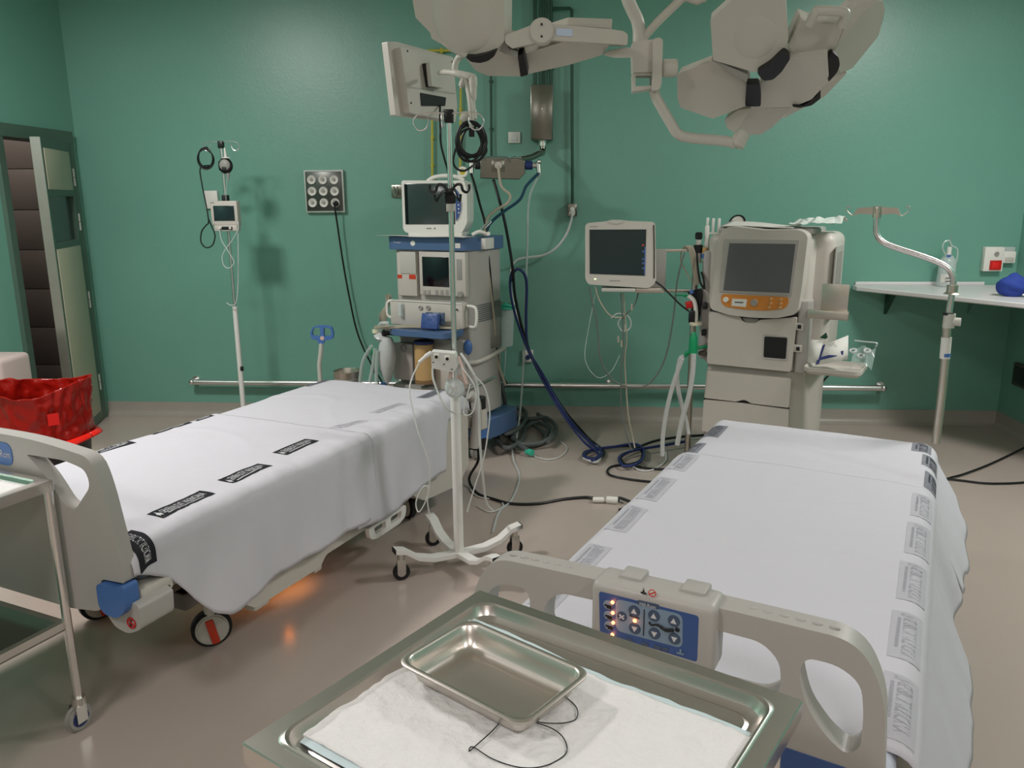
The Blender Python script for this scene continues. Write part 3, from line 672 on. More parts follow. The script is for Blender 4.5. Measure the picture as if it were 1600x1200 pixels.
# steel dish
da, db, dc_, dd_ = [Z(x, y, PZ+.045) for x, y in ((619, 1038), (728, 966), (907, 1044), (838, 1133))]
dc = (da+db+dc_+dd_)/4; DA = math.degrees(math.atan2(dc_.y-db.y, dc_.x-db.x)); DFm = Frame((dc.x, dc.y), DA)
dw = ((dc_-db).length+(dd_-da).length)/4; dh = ((da-db).length+(dd_-dc_).length)/4
dish = MB(); z0 = PZ+.007
pan(dish, -dw, -dh, dw, dh, [(-.0035, z0+.034, .024), (-.004, z0+.037, .024), (-.001, z0+.0385, .024), (.003, z0+.0385, .024), (.006, z0+.036, .022), (.010, z0+.022, .02), (.015, z0+.008, .018), (.022, z0+.002, .016), (.032, z0+.0015, .012), (.036, z0+.003, .011), (.040, z0+.0028, .01)], .02)
do = fthing('steel_dish', 'small rectangular stainless steel dish sitting on the white pad', 'dish', DFm)
dish.build('dish_body', mat('satin_dish_steel', (216, 208, 200), .33, 1, var=.04), do, DFm, sharp=60, solid=.0009)
th = thing('suture_thread', 'loops of dark suture thread lying on the white pad beside the steel dish', 'thread', Z(850, 1150, PZ+.006))
q = PZ+.0082
MB().tube([Z(x, y, q) for x, y in ((868, 1080), (886, 1091), (901, 1106), (901, 1122), (885, 1129), (858, 1130), (836, 1127), (815, 1120))], .0008, 6).build('small_loop', 'print_k', th, ID)
MB().tube([Z(x, y, q) for x, y in ((790, 1118), (770, 1141), (738, 1170), (733, 1173), (739, 1167), (770, 1186), (812, 1199), (850, 1197), (880, 1182), (886, 1168), (878, 1150), (860, 1137), (830, 1127))], .0008, 6).build('large_loop', 'print_k', th, ID)

# ================================================================== LEFT TRAY TABLE
TF = Frame((-1.453, 2.032), -20.5)
tt = fthing('instrument_trolley', 'steel tray table at the left edge, its leg standing before the left footboard', 'trolley', TF)
TT = .79
pan(MB(), -.62, -.42, .012, .012, [(.010, TT-.03, .004), (0, TT-.03, .004), (0, TT-.002, .004), (.002, TT, .004), (.020, TT, .02), (.026, TT+.002, .024), (.031, TT-.002, .024), (.036, TT-.012, .022), (.05, TT-.015, .02), (.2, TT-.015, .02)], .03).build('tray_top', 'tray_steel', tt, TF, sharp=24, solid=.001)
for x, y in ((0, 0), (-.6, 0), (0, -.4), (-.6, -.4)):
    MB().cyl((x, y, .10), (x, y, TT-.012), .0125, seg=20).build('leg', 'tubesteel', tt, TF)
    o = MB().cyl((x-.012, y-.008, .042), (x+.012, y-.008, .042), .042, seg=28, bev=.006).build('caster', 'grey2', tt, TF)
    MB().cyl((x-.0135, y-.008, .042), (x+.0135, y-.008, .042), .026, seg=24).build('caster_hub', 'navy', o, TF)
    MB().b2((x-.019, y-.024, .03), (x-.015, y+.010, .085)).b2((x+.015, y-.024, .03), (x+.019, y+.010, .085)).cyl((x, y, .083), (x, y, .108), .021).build('caster_fork', 'steel', o, TF)
MB().prism([(-.6, -.4), (0, -.4), (0, 0), (-.6, 0)], [[(-.58, -.38), (-.02, -.38), (-.02, -.02), (-.58, -.02)]], (0, 0, .335), (1, 0, 0), (0, 1, 0), (0, 0, .022)).build('shelf_frame', 'steel', tt, TF)
MB().b2((-.6, -.4, .33), (0, 0, .335)).build('lower_shelf', 'boxsteel', tt, TF)
solo(MB().grid(lambda i, j: TF.M @ Vector((-.56+.52*i, -.36+.325*j, TT-.0095+.002*noise.noise(Vector((i*9, j*9, 2))))), 30, 20), 'absorbent_pad', 'pad', 'white absorbent pad lying in the left tray table', 'pad', solid=.003, sharp=80)

# ================================================================== WASTE BIN
bc = Vector((-2.69, 3.8, 0))
bn = thing('waste_bin', 'black waste bin lined with a bright red bag, by the open door', 'bin', bc)
MB().lathe([(0, .002), (.17, .002), (.185, .01), (.215, .40), (.205, .40), (.18, .02), (0, .015)], (0, 0, 0)).build('bin_body', 'binblk', bn)
def bagf(i, j):
    a = 2*math.pi*i; z = .36+.29*j
    r = .222+.004*j+.014*noise.noise(Vector((math.cos(a)*2.4, math.sin(a)*2.4, z*6)))*(.3+j)+.012*noise.noise(Vector((math.cos(a)*7, math.sin(a)*7, z*16)))+.004*abs(noise.noise(Vector((math.cos(a)*14, math.sin(a)*14, z*40))))
    r *= 1+.06*math.cos(4*(a-.4))*j
    return Vector((r*math.cos(a), r*math.sin(a), z+.025*j*math.sin(2*a+1)+.01*j*noise.noise(Vector((math.cos(a)*4, math.sin(a)*4, 3)))))
bag = MB().grid(bagf, 150, 40).build('bag', 'redbag', bn, sharp=80, solid=.002)
MB().grid(lambda i, j: Vector(((.218+.045*j+.008*math.sin(2*math.pi*i*5)*j)*math.cos(2*math.pi*i), (.218+.045*j+.008*math.sin(2*math.pi*i*5)*j)*math.sin(2*math.pi*i), .375-.012*j+.02*math.sin(math.pi*j)+.012*math.sin(2*math.pi*i*3+1)*j)), 80, 8).build('bag_cuff', 'rededge', bag, sharp=80, solid=.002)
def onbin(a, z, r): return Vector((r*math.cos(R(a)), r*math.sin(R(a)), z))
MB().raw([onbin(a, z, .243) for a, z in ((-50, .48), (-38, .48), (-38, .54), (-50, .54))], [(0, 1, 2, 3)]).build('bag_print', 'redlab', bag)
MB().cyl(onbin(-66, .37, .262), onbin(-66, .37, .268), .022, seg=20).build('white_tag', 'whitep', bag)

# pale cabinet at the left wall
q = Y(15, 590, 4.2)
cbx = MB().b2((-3.41, 4.15, 0), (q.x-.01, 4.42, .70), .03, 4)
cb = thing('cabinet', 'pale pinkish rounded cabinet corner at the left edge, behind the red-bagged bin', 'cabinet', (-3.25, 4.28, 0))
cbx.build('body', mat('pale_pink_plastic', (196, 178, 172), .45), cb, ID)
MB().b2((-3.41, 4.145, .44), (q.x-.02, 4.155, .447)).build('door_seam', 'grey2', cb, ID)

# ================================================================== IV STANDS
def hook_pair(parent, c, s=1.0, r=.0028, material='tubesteel', yaw=0):
    q = Matrix.Rotation(yaw, 3, 'Z'); c = Vector(c)
    f = lambda x, z, y=0: c+q @ Vector((x*s, y*s, z*s))
    for sg in (-1, 1):
        MB().tube([f(0, 0), f(sg*.03, .003), f(sg*.075, .004), f(sg*.105, -.004), f(sg*.118, -.028), f(sg*.102, -.05), f(sg*.08, -.048), f(sg*.068, -.028), f(sg*.07, -.012)], r, 8).build('hook', material, parent, ID)
CX, CY = -.457, 3.18
cs = thing('iv_stand', 'tall chrome and white wheeled drip stand between the beds', 'iv stand', (CX, CY, 0))
MB().cyl((CX, CY, .78), (CX, CY, 1.885), .0105, seg=20).build('upper_pole', 'tubesteel', cs, ID)
MB().cyl((CX, CY, .07), (CX, CY, .80), .021, seg=28).build('lower_tube', 'white', cs, ID)
MB().box((CX, CY, 1.86), (.032, .03, .05), .004, taper=(1.2, 1)).build('top_socket', 'blackp', cs, ID)
hook_pair(cs, (CX, CY-.012, 1.868), 1.15)
for yy in (-.07, .07):
    MB().tube([(CX, CY, 1.873), (CX-.01, CY+yy*.6, 1.875), (CX-.015, CY+yy, 1.87), (CX-.015, CY+yy*1.25, 1.84), (CX-.015, CY+yy, 1.815), (CX-.012, CY+yy*.7, 1.825)], .003, 8).build('hook', 'tubesteel', cs, ID)
hh = MB()
for sg in (-1, 1):
    hh.tube([(CX, CY-.02, 1.57), (CX+sg*.022, CY-.025, 1.603), (CX+sg*.045, CY-.03, 1.606), (CX+sg*.052, CY-.03, 1.585), (CX+sg*.067, CY-.03, 1.578), (CX+sg*.077, CY-.03, 1.592), (CX+sg*.076, CY-.03, 1.607)], .0055, 8)
    hh.tube([(CX, CY-.02, 1.57), (CX+sg*.02, CY-.05, 1.58), (CX+sg*.035, CY-.07, 1.56), (CX+sg*.045, CY-.075, 1.545), (CX+sg*.05, CY-.08, 1.57)], .005, 8)
hh.box((CX, CY-.005, 1.565), (.042, .04, .06), .008).build('hook_bracket', 'blackp', cs, ID)
MB().box((CX, CY-.008, 1.52), (.03, .034, .03), .003).build('clamp', 'grey', cs, ID)
hub = Vector((CX, CY, .06))
ends = [Z(617, 866, .12), Z(812, 826, .12), Z(672, 811, .12), Z(776, 880, .12)]
for i, e in enumerate(ends):
    d = (e-hub); d.z = 0; L = d.length; d.normalize(); n = Vector((-d.y, d.x, 0))
    prof = [(.0, .05), (.12, .055), (.19, .075), (.245, .115), (.29, .125), (L, .125)] if L > .28 else [(0, .05), (L*.4, .055), (L*.6, .075), (L*.8, .115), (L*.9, .125), (L, .125)]
    mb = MB(); wv = .022
    A = []
    for a, z in prof:
        p = Vector((CX, CY, 0))+d*a
        A.append([mb.bm.verts.new(p+n*wv*s_+Vector((0, 0, z+zz))) for s_, zz in ((-1, 0), (1, 0), (1, .022), (-1, .022))])
    for u_, v_ in zip(A, A[1:]):
        for k in range(4): mb.bm.faces.new((u_[k], u_[(k+1) % 4], v_[(k+1) % 4], v_[k]))
    mb.bm.faces.new(A[0]); mb.bm.faces.new(A[-1][::-1])
    lg = mb.build('base_leg', 'white', cs, ID, bevel=.003)
    MB().box(Vector((CX, CY, .136))+d*(L+.002), (.006, .04, .02), 0, Matrix.Rotation(math.atan2(d.y, d.x), 3, 'Z')).build('end_cap', 'black', lg, ID)
    wc = Vector((CX, CY, .036))+d*(L-.025); nn = Matrix.Rotation(R(35*i), 3, 'Z') @ n
    nn = Vector((0.4, -1, 0)).normalized() if i < 2 else nn
    o = MB().cyl(wc-nn*.011, wc+nn*.011, .036, seg=28, bev=.004).build('caster', 'black', lg, ID)
    MB().cyl(wc-nn*.0125, wc+nn*.0125, .018, seg=20).box(wc+Vector((0, 0, .035))-nn*.016, (.036, .003, .05), .001, Matrix.Rotation(math.atan2(nn.y, nn.x)+math.pi/2, 3, 'Z')).box(wc+Vector((0, 0, .035))+nn*.016, (.036, .003, .05), .001, Matrix.Rotation(math.atan2(nn.y, nn.x)+math.pi/2, 3, 'Z')).cyl(wc+Vector((0, 0, .05)), wc+Vector((0, 0, .095)), .015).build('caster_fork', 'steel', lg, ID)

# pressure module with its tubing on the centre stand
pm = thing('infusion_module', 'white two-channel infusion block clipped to the centre drip stand', 'infusion device', (CX-.03, CY-.05, .84))
a = Y(674, 548, CY-.07); b = Y(717, 580, CY-.07)
MB().prism(rnd([(Y(674, 548, CY-.07).x, Y(674, 548, CY-.07).z), (Y(712, 551, CY-.07).x, Y(712, 551, CY-.07).z), (Y(716, 572, CY-.07).x, Y(716, 572, CY-.07).z), (Y(709, 580, CY-.07).x, Y(709, 580, CY-.07).z), (Y(676, 574, CY-.07).x, Y(676, 574, CY-.07).z)], .006), None, (0, CY-.09, 0), (1, 0, 0), (0, 0, 1), (0, .055, 0)).build('housing', 'white', pm, ID, bevel=.004)
for px, py in ((682, 557.5), (699, 560.5)):
    c = Y(px, py, CY-.09); MB().b2((c.x-.011, CY-.094, c.z-.012), (c.x+.011, CY-.089, c.z+.012), .002).build('channel_plate', 'whitep', pm, ID)
    MB().cyl((c.x, CY-.096, c.z), (c.x, CY-.09, c.z), .0065, seg=20).build('port', 'black', pm, ID)
for px, py in ((677, 566), (694, 569), (706, 577)):
    c = Y(px, py, CY-.09); MB().box((c.x, CY-.092, c.z), (.007, .003, .003)).build('mark', 'print_k', pm, ID)
MB().tube([Y(674, 551, CY-.11), Y(664, 558, CY-.12), Y(654, 567, CY-.13)], [.009, .007, .003], 10).build('lead_tip', 'white', pm, ID)
c = Y(711, 606, CY-.06)
dp = thing('drip_dome', 'clear round plastic dome hanging below the white infusion block', 'drip chamber', (c.x, c.y, c.z-.045))
MB().sph(c, .043, (1, .8, 1)).build('dome', 'clear2', dp, ID)
MB().tor(c, (0, 1, 0), .036, .004).cyl(c-Vector((0, .02, 0)), c-Vector((0, .034, 0)), .012).box(c+Vector((0, -.03, 0)), (.05, .006, .008), 0, Matrix.Rotation(R(40), 3, 'Y')).box(c+Vector((0, -.03, 0)), (.05, .006, .008), 0, Matrix.Rotation(R(-50), 3, 'Y')).build('membrane_ring', 'whose', dp, ID)
MB().tube([c+Vector((-.02, 0, .035)), c+Vector((-.015, .01, .07))], .008).tube([c+Vector((.01, 0, .035)), c+Vector((.02, 0, .05)), c+Vector((.045, 0, .0))], .006).tube([Y(716, 557, 3.1), Y(722, 572, 3.09), Y(728, 595, 3.08), Y(730, 600, 3.08)], .006).build('pink_connector', 'pink', dp, ID)
g = 'tubes looping from the centre drip stand'
cable('infusion_tube', [Y(676, 575, 3.09), Y(677, 592, 3.08), Y(684, 612, 3.07), Y(690, 626, 3.06), Y(700, 640, 3.06), Y(712, 646, 3.09)], .0042, 'whose', 'short white tube dropping from left end of the infusion block past the dome', 'tube', g)
cable('infusion_tube', [Y(655, 567, 3.05), Y(644, 590, 3.02), Y(640, 612, 2.98), Y(647, 650, 2.95), Y(655, 680, 2.93), Y(668, 715, 2.92), Y(672, 740, 2.92), Y(668, 775, 2.93), Y(655, 800, 2.94), Y(650, 785, 2.95), Y(660, 762, 2.95), Y(669, 762, 2.95), Y(668, 785, 2.96), Y(672, 808, 2.97)], .0026, 'whose', 'long thin tube falling over the side of the left bed to a loop', 'tube', g)
cable('infusion_tube', [Y(720, 552, 3.14), Y(735, 575, 3.12), Y(745, 600, 3.12), Y(748, 640, 3.12), Y(750, 690, 3.14), Y(754, 740, 3.18), Y(760, 785, 3.24), Y(770, 797, 3.3)], .0052, 'whose', 'thick white tube hanging right of the white stand tube', 'tube', g)
cable('infusion_tube', [Y(722, 556, 3.14), Y(740, 585, 3.1), Y(757, 605, 3.1), Y(765, 640, 3.1), Y(762, 680, 3.1), Y(755, 720, 3.12), Y(742, 760, 3.14), Y(730, 800, 3.16)], .003, 'whose', 'thin white tube curving outermost right of the stand', 'tube', g)
cable('infusion_tube', [Y(722, 574, 3.08), Y(740, 600, 3.06), Y(744, 620, 3.06), Y(738, 645, 3.06), Y(725, 647, 3.07), Y(728, 625, 3.07), Y(735, 600, 3.07)], .0026, 'whose', 'small looped tube just right of the clear dome', 'tube', g)

# ---- left stand with small monitor
SX, SY = Y(345, 222, 5.15).x, 5.15
ls = thing('iv_stand', 'drip stand by the back wall, left of the socket panel, holding a small monitor', 'iv stand', (SX, SY, 0))
MB().cyl((SX, SY, .84), (SX, SY, 1.91), .0095, seg=18).build('upper_pole', 'tubesteel', ls, ID)
MB().cyl((SX, SY, .09), (SX, SY, .87), .0165, seg=22).build('lower_tube', 'white', ls, ID)
MB().box((SX, SY, 1.90), (.034, .032, .045), .004).build('top_socket', 'blackp', ls, ID)
hook_pair(ls, (SX, SY, 1.915), 1.0, .003)
MB().box((SX, SY, 1.565), (.04, .04, .05), .006).build('clamp', 'black', ls, ID)
for k in range(5):
    a = R(72*k+20); d = Vector((math.cos(a), math.sin(a), 0)); e = Vector((SX, SY, 0))+d*.26
    lg = MB().tube([Vector((SX, SY, .10)), Vector((SX, SY, .095))+d*.12, e+Vector((0, 0, .08))], .013, 8).build('base_leg', 'white', ls, ID)
    MB().cyl(e+Vector((-.01, 0, .03)), e+Vector((.01, 0, .03)), .03).cyl(e+Vector((0, 0, .05)), e+Vector((0, 0, .085)), .01).build('caster', 'black', lg, ID)
MB().box((SX+.022, SY-.02, Y(377, 575, SY).z), (.02, .02, .03), .004).build('foot_clip', 'black', ls, ID)
lm = thing('patient_monitor', 'small square monitor with dark screen on the left drip stand', 'monitor', (SX, SY-.05, 1.35))
def ly(px, py, o=-.075): v = Y(px, py, SY+o); return v
a = ly(327.5, 314); b = ly(372.5, 352)
hs = MB().b2((a.x, SY-.075, b.z), (b.x, SY-.02, a.z), .006, 3).build('housing', 'beige2', lm, ID)
a = ly(333, 321.5); b = ly(367.3, 345); MB().b2((a.x, SY-.078, b.z), (b.x, SY-.073, a.z), .001).build('screen', 'screen', hs, ID)
a = ly(329, 316); MB().b2((a.x, SY-.0765, a.z-.006), (a.x+.022, SY-.074, a.z+.001)).build('maker_mark', 'grey2', hs, ID)
a = ly(335, 352); b = ly(372, 361); MB().b2((a.x, SY-.085, b.z), (b.x, SY-.02, a.z), .006).build('lower_housing', 'beige2', lm, ID)
a = ly(346, 354, -.09); b = ly(363, 359, -.09); MB().b2((a.x, SY-.09, b.z), (b.x, SY-.083, a.z), .003).build('connector_strip', 'blackp', lm, ID)
for px in (343, 359): c = ly(px, 356.5, -.1); MB().sph((c.x, SY-.095, c.z), .0085).build('plug', 'whitep', lm, ID)
c = ly(352.5, 259, -.05)
fl = thing('pump_motor', 'round black and grey device hung below the hooks of the left stand', 'medical device', c)
MB().sph(c, .047, (1, .5, 1.05)).box(c+Vector((-.035, .02, 0)), (.03, .03, .06), .006).build('casing', 'blackp', fl, ID)
MB().sph(c+Vector((0, -.012, .004)), .036, (1, .45, 1)).build('front_cover', 'grey2', fl, ID)
MB().box(c+Vector((0, -.03, -.02)), (.025, .01, .025), .005).build('front_clip', 'black', fl, ID)
MB().cyl(c+Vector((.01, 0, .045)), c+Vector((.01, 0, .052)), .028, .022).cyl(c+Vector((.005, 0, .05)), c+Vector((.003, 0, .11)), .01, .004).build('top_cap', 'whitep', fl, ID)
MB().cyl(c+Vector((.012, 0, -.045)), c+Vector((.012, 0, -.075)), .011, .009).cyl(c+Vector((.012, 0, -.07)), c+Vector((.012, 0, -.10)), .004, .002).build('nozzle', 'grey2', fl, ID)
c = ly(323.5, 246, -.03); coil = []
for k in range(100):
    a = k/99*2*math.pi*3.6+1.4; rr = .052+.010*math.sin(k*.23); coil.append(c+Vector((rr*math.cos(a)*.95, .01*math.sin(a*.7), rr*1.12*math.sin(a)-.008*(k/33)%.02)))
coil += [ly(313, 262, -.03), ly(315, 285, -.03), ly(320, 310, -.085), ly(326, 345, -.1), ly(322, 352, -.1), ly(315, 362, -.1), ly(314, 378, -.1), ly(322, 387, -.1), ly(332, 383, -.1), ly(336, 368, -.1), ly(330, 352, -.1), ly(325, 340, -.1)]
cable('coiled_cable', coil, .0042, 'cord', 'coiled black cable hanging from the hook of the left drip stand', 'cable', smooth=3)
cable('sensor_cable', [ly(343, 359, -.1), ly(346, 375, -.1), ly(355, 390, -.1), ly(364, 405, -.1), ly(365, 412, -.1), ly(358, 419, -.1), ly(350, 415, -.1), ly(347, 402, -.1), ly(352, 390, -.1), ly(363, 375, -.1), ly(372, 358, -.1), ly(371, 345, -.06), ly(372, 380, -.06), ly(372, 440, -.05), ly(369, 472, -.05), ly(361, 477, -.05), ly(354, 473, -.05)], .0026, 'whose', 'white sensor cable looping below the small monitor', 'cable')
cable('drip_line', [c+Vector((0.12, 0, -.12)), ly(353, 320, -.02), ly(356, 350, -.0)], .0016, 'clear2', 'thin clear line dropping beside the pole of the left stand', 'tube')

# ================================================================== WALL FITTINGS
def wbox(name, material, parent, x0, y0, x1, y1, yy, th, bev=.003):
    a = Y(x0, y0, yy); b = Y(x1, y1, yy); return MB().b2((a.x, yy, b.z), (b.x, yy+th, a.z), bev).build(name, material, parent, ID)
# nine-socket panel
a = Y(475, 267, D-.035); b = Y(538, 331, D-.035)
sp = thing('nine_socket_unit', 'dark steel wall panel with nine round white sockets, one holding a black plug', 'socket panel', (-1.68, D, a.z-.3))
MB().b2((a.x, D-.03, b.z), (b.x, D-.001, a.z), .004).build('back_plate', mat('dark_panel_steel', (84, 86, 82), .3, .7), sp, ID)
MB().prism([(a.x-.004, b.z-.004), (b.x+.004, b.z-.004), (b.x+.004, a.z+.004), (a.x-.004, a.z+.004)], [[(a.x+.006, b.z+.006), (b.x-.006, b.z+.006), (b.x-.006, a.z-.006), (a.x+.006, a.z-.006)]], (0, D-.034, 0), (1, 0, 0), (0, 0, 1), (0, .03, 0)).build('frame', 'steel', sp, ID)
for i in range(3):
    for j in range(3):
        c = Y(487+17.6*j+.9*i, 281+18*i, D-.03)
        o = MB().lathe([(.001, 0), (.018, 0), (.019, .006), (.028, .010), (.031, .004), (.031, -.004)], (c.x, D-.031, c.z), (0, -1, 0), 28).build('socket', 'whitep', sp, ID)
        MB().cyl((c.x-.006, D-.034, c.z), (c.x-.006, D-.0325, c.z), .003).cyl((c.x+.007, D-.034, c.z+.002), (c.x+.007, D-.0325, c.z+.002), .003).cyl((c.x, D-.033, c.z), (c.x, D-.032, c.z), .012).build('contacts', 'grey2', o, ID)
c = Y(524.5, 318, D-.05)
MB().cyl((c.x, D-.034, c.z), (c.x, D-.07, c.z-.004), .019, .014).build('plug', 'black', sp, ID)
cable('power_cable', [(c.x, D-.075, c.z-.004), (c.x+.003, D-.085, c.z-.03), Y(527, 350, D-.07), Y(536, 410, D-.06), Y(545, 460, D-.055), Y(557, 515, D-.06), Y(572, 553, D-.09), Y(590, 585, D-.18), Y(606, 612, D-.3)], .0065, 'cord', 'black power cable running down from the nine-socket panel', 'cable')
cable('power_cable', [Y(571, 553, 5.3), Y(580, 570, 5.25), Y(592, 600, 5.2)], .004, 'cord', 'short black cable end behind the green-tagged hoses', 'cable')
# small wall plates and switches
wt = thing('wall_plate', 'small blank white plate on the wall behind the left drip stand', 'wall plate', Y(330, 320, D)); wbox('cover', 'whitep', wt, 318.5, 298, 341, 326, D-.028, .027)
sw = thing('light_switch', 'square white light switch left of the steel wall box', 'switch', Y(803, 222, D)); wbox('plate', 'whitep', sw, 794, 206, 813, 223.5, D-.016, .015, .004); wbox('rocker', 'wash', sw, 798.5, 210, 808.5, 219.5, D-.021, .006, .001)
# painted conduits
g = 'painted conduits above the steel box'
def conduit(px0, py0, px1, py1, r, material, label, grp=None, yy=D-.03, name='conduit'):
    a = Y(px0, py0, yy); b = Y(px1, py1, yy)
    mb = MB().cyl(a, b, r, seg=12)
    for t in (.25, .6, .85):
        p = a.lerp(b, t); mb.b2((p.x-r*1.5, yy, p.z-.006), (p.x+r*1.5, D-.001, p.z+.006))
    return solo(mb, name, material, label, 'conduit', grp)
M['cond'] = mat('green_painted_pipe', (38, 74, 58), .4)
for i, x in enumerate((836, 845, 853, 861)):
    conduit(x, -60, x, 134, .011, 'cond', 'thin dark green pipe running up the wall from the top of the steel box', g, D-.05)
conduit(765.5, -60, 768, 245, .008, 'cond', 'thin dark green pipe running down the wall behind the small steel gas box')
cq = MB(); p0 = Y(893.5, 13, D-.035); p1 = Y(894.5, 318, D-.035); p2 = Y(863, 13, D-.035)
cq.tube([p2, p2.lerp(p0, .9), p0-Vector((0, 0, .01)), p0-Vector((0, 0, .05)), p1], .010, 10, 0)
solo(cq, 'conduit', 'cond', 'dark green pipe turning a corner above the outlet with the white cable', 'conduit')
conduit(675, 108, 675.5, 284, .008, 'yellow', 'yellow gas pipe behind the hanging monitor', None, name='gas_pipe')
conduit(720, 132, 719, 284, .008, 'yellow', 'yellow gas pipe just left of the hanging black cable coil', None, name='gas_pipe')
solo(MB().cyl(Y(668, 79, D-.03), Y(712, 79, D-.03), .008).b2(Y(690, 83, D-.03)-Vector((.01, 0, 0)), Y(690, 76, D-.002)+Vector((.01, 0, 0))), 'gas_pipe', 'yellow', 'short horizontal yellow pipe above the hanging monitor', 'conduit')
# big steel box
wb = thing('wall_box', 'tall stainless steel box on the wall above the gas outlets', 'wall box', (-.18, D, 1.92))
yy = D-.13
wbox('body', 'boxsteel', wb, 829, 132, 863.5, 218, yy, .128, .005)
c = Y(847, 170, yy); MB().cyl((c.x, yy-.004, c.z), (c.x, yy, c.z), .005).build('lock', 'tubesteel', wb, ID)
c = Y(848, 221, yy+.06)
MB().cyl((c.x, c.y, c.z+.02), (c.x, c.y, c.z-.03), .028, seg=18).build('outlet_nut', 'steel', wb, ID)
MB().tube([(c.x, c.y, c.z-.02), (c.x, c.y-.02, c.z-.07), Y(843, 240, 5.36), Y(830, 246, 5.25), Y(812, 250, 5.12)], .02, 12).build('elbow_pipe', 'boxsteel', wb, ID)
# small angled gas box
gy = 5.02; GA = Y(750, 246, gy); GB = Y(806, 278, gy)
GM = Frame((GA.x, gy), 6)
gb = thing('gas_outlet_box', 'small steel gas outlet box with blue and black couplings hung before the wall', 'gas outlet', (GA.x, gy, GB.z))
MB().prism([(0, GB.z), (.24, GB.z-.008), (.275, GB.z+.03), (.275, GA.z-.02), (.235, GA.z-.005), (0, GA.z)], None, (0, 0, 0), (1, 0, 0), (0, 0, 1), (0, .16, 0)).build('body', 'boxsteel', gb, GM, bevel=.004)
MB().cyl((.11, -.02, GB.z+.075), (.11, 0, GB.z+.075), .022, seg=20).cyl((.11, -.035, GB.z+.07), (.11, -.01, GB.z+.07), .012).build('front_coupling', 'steel', gb, GM)
MB().b2((.07, -.003, GB.z+.035), (.15, 0, GB.z+.11), .001).build('coupling_plate', 'boxsteel', gb, GM)
MB().tube([(-.0, .02, GB.z+.075), (-.03, .02, GB.z+.075)], .022, 14).build('left_port', 'black', gb, GM)
MB().cyl((-.03, .02, GB.z+.075), (-.065, .02, GB.z+.075), .014).cyl((-.055, .02, GB.z+.09), (-.055, .015, GB.z+.03), .016).build('left_coupling', 'steel', gb, GM)
MB().cyl((.275, .02, GB.z+.075), (.32, .02, GB.z+.075), .026, seg=18).build('right_port', 'navy', gb, GM)
MB().cyl((.32, .02, GB.z+.075), (.36, .02, GB.z+.075), .016).cyl((.355, .015, GB.z+.10), (.36, .01, GB.z+.03), .014).sph((.36, .0, GB.z+.095), .014).build('right_coupling', 'steel', gb, GM)
mk = MB()
mk.tube([(.02, -.004, GB.z+.13), (.03, -.015, GB.z+.105), (.04, -.01, GB.z+.125), (.12, -.008, GB.z+.127), (.17, -.01, GB.z+.12), (.18, -.018, GB.z+.095), (.19, -.01, GB.z+.118), (.22, -.006, GB.z+.128)], .003, 6).build('hook_wire', 'gwire', gb, GM)
# outlet with the white cable
ol = thing('power_outlet', 'grey metal wall outlet at the foot of the cornered green pipe', 'outlet', Y(895, 338, D))
wbox('box', 'boxsteel', ol, 886.5, 318, 901.5, 338, D-.06, .059, .004)
c = Y(894, 331, D-.07); MB().cyl((c.x, D-.06, c.z), (c.x, D-.085, c.z-.01), .02, seg=18).box((c.x, D-.07, c.z+.02), (.03, .02, .02), .004).build('plug', 'whitep', ol, ID)
cable('power_cable', [(c.x, D-.088, c.z-.012), Y(892, 346, D-.09), Y(884, 368, D-.09), Y(868, 388, D-.09), Y(848, 399, D-.09), Y(826, 402, D-.09), Y(808, 406, D-.1), Y(799, 418, D-.12), Y(797, 440, D-.14), Y(801, 468, D-.16), Y(808, 495, D-.18), Y(824, 540, D-.2), Y(850, 590, D-.28), Y(880, 640, D-.5), Z(915, 680, .03), Z(938, 705, .02), Z(932, 722, .02), Z(912, 716, .02)], .008, 'whose', 'thick white cable looping down from the grey wall outlet', 'cable')
cable('gas_hose', [GM.M @ Vector((-.057, .012, GB.z+.03)), Y(742, 290, 4.97), Y(750, 320, 4.9), Y(758, 350, 4.85), Y(762, 390, 4.8), Y(766, 430, 4.8), Y(770, 480, 4.82), Y(775, 540, 4.86), Y(782, 580, 4.9), Y(792, 600, 4.92)], .0075, 'cord', 'black hose from the left coupling of the small steel gas box', 'hose')
cable('gas_hose', [GM.M @ Vector((.11, -.035, GB.z+.07)), Y(783, 290, 4.95), Y(797, 305, 4.93), Y(792, 318, 4.92), Y(772, 330, 4.88), Y(760, 345, 4.86), Y(757, 370, 4.82), Y(762, 410, 4.8), Y(766, 450, 4.8), Y(772, 500, 4.82), Y(774, 540, 4.86), Y(779, 570, 4.88), Y(790, 602, 4.9)], .0085, 'wire', 'cream hose from the front of the small steel gas box', 'hose')
cable('gas_hose', [GM.M @ Vector((.36, .01, GB.z+.03)), Y(823, 290, 4.98), Y(812, 312, 4.95), Y(788, 330, 4.92), Y(769, 346, 4.88), Y(761, 362, 4.84), Y(762, 400, 4.82), Y(767, 450, 4.82), Y(772, 500, 4.84), Y(777, 560, 4.9), Y(786, 595, 4.94)], .009, 'teal', 'dark teal hose curving left from the right coupling of the small gas box', 'hose')
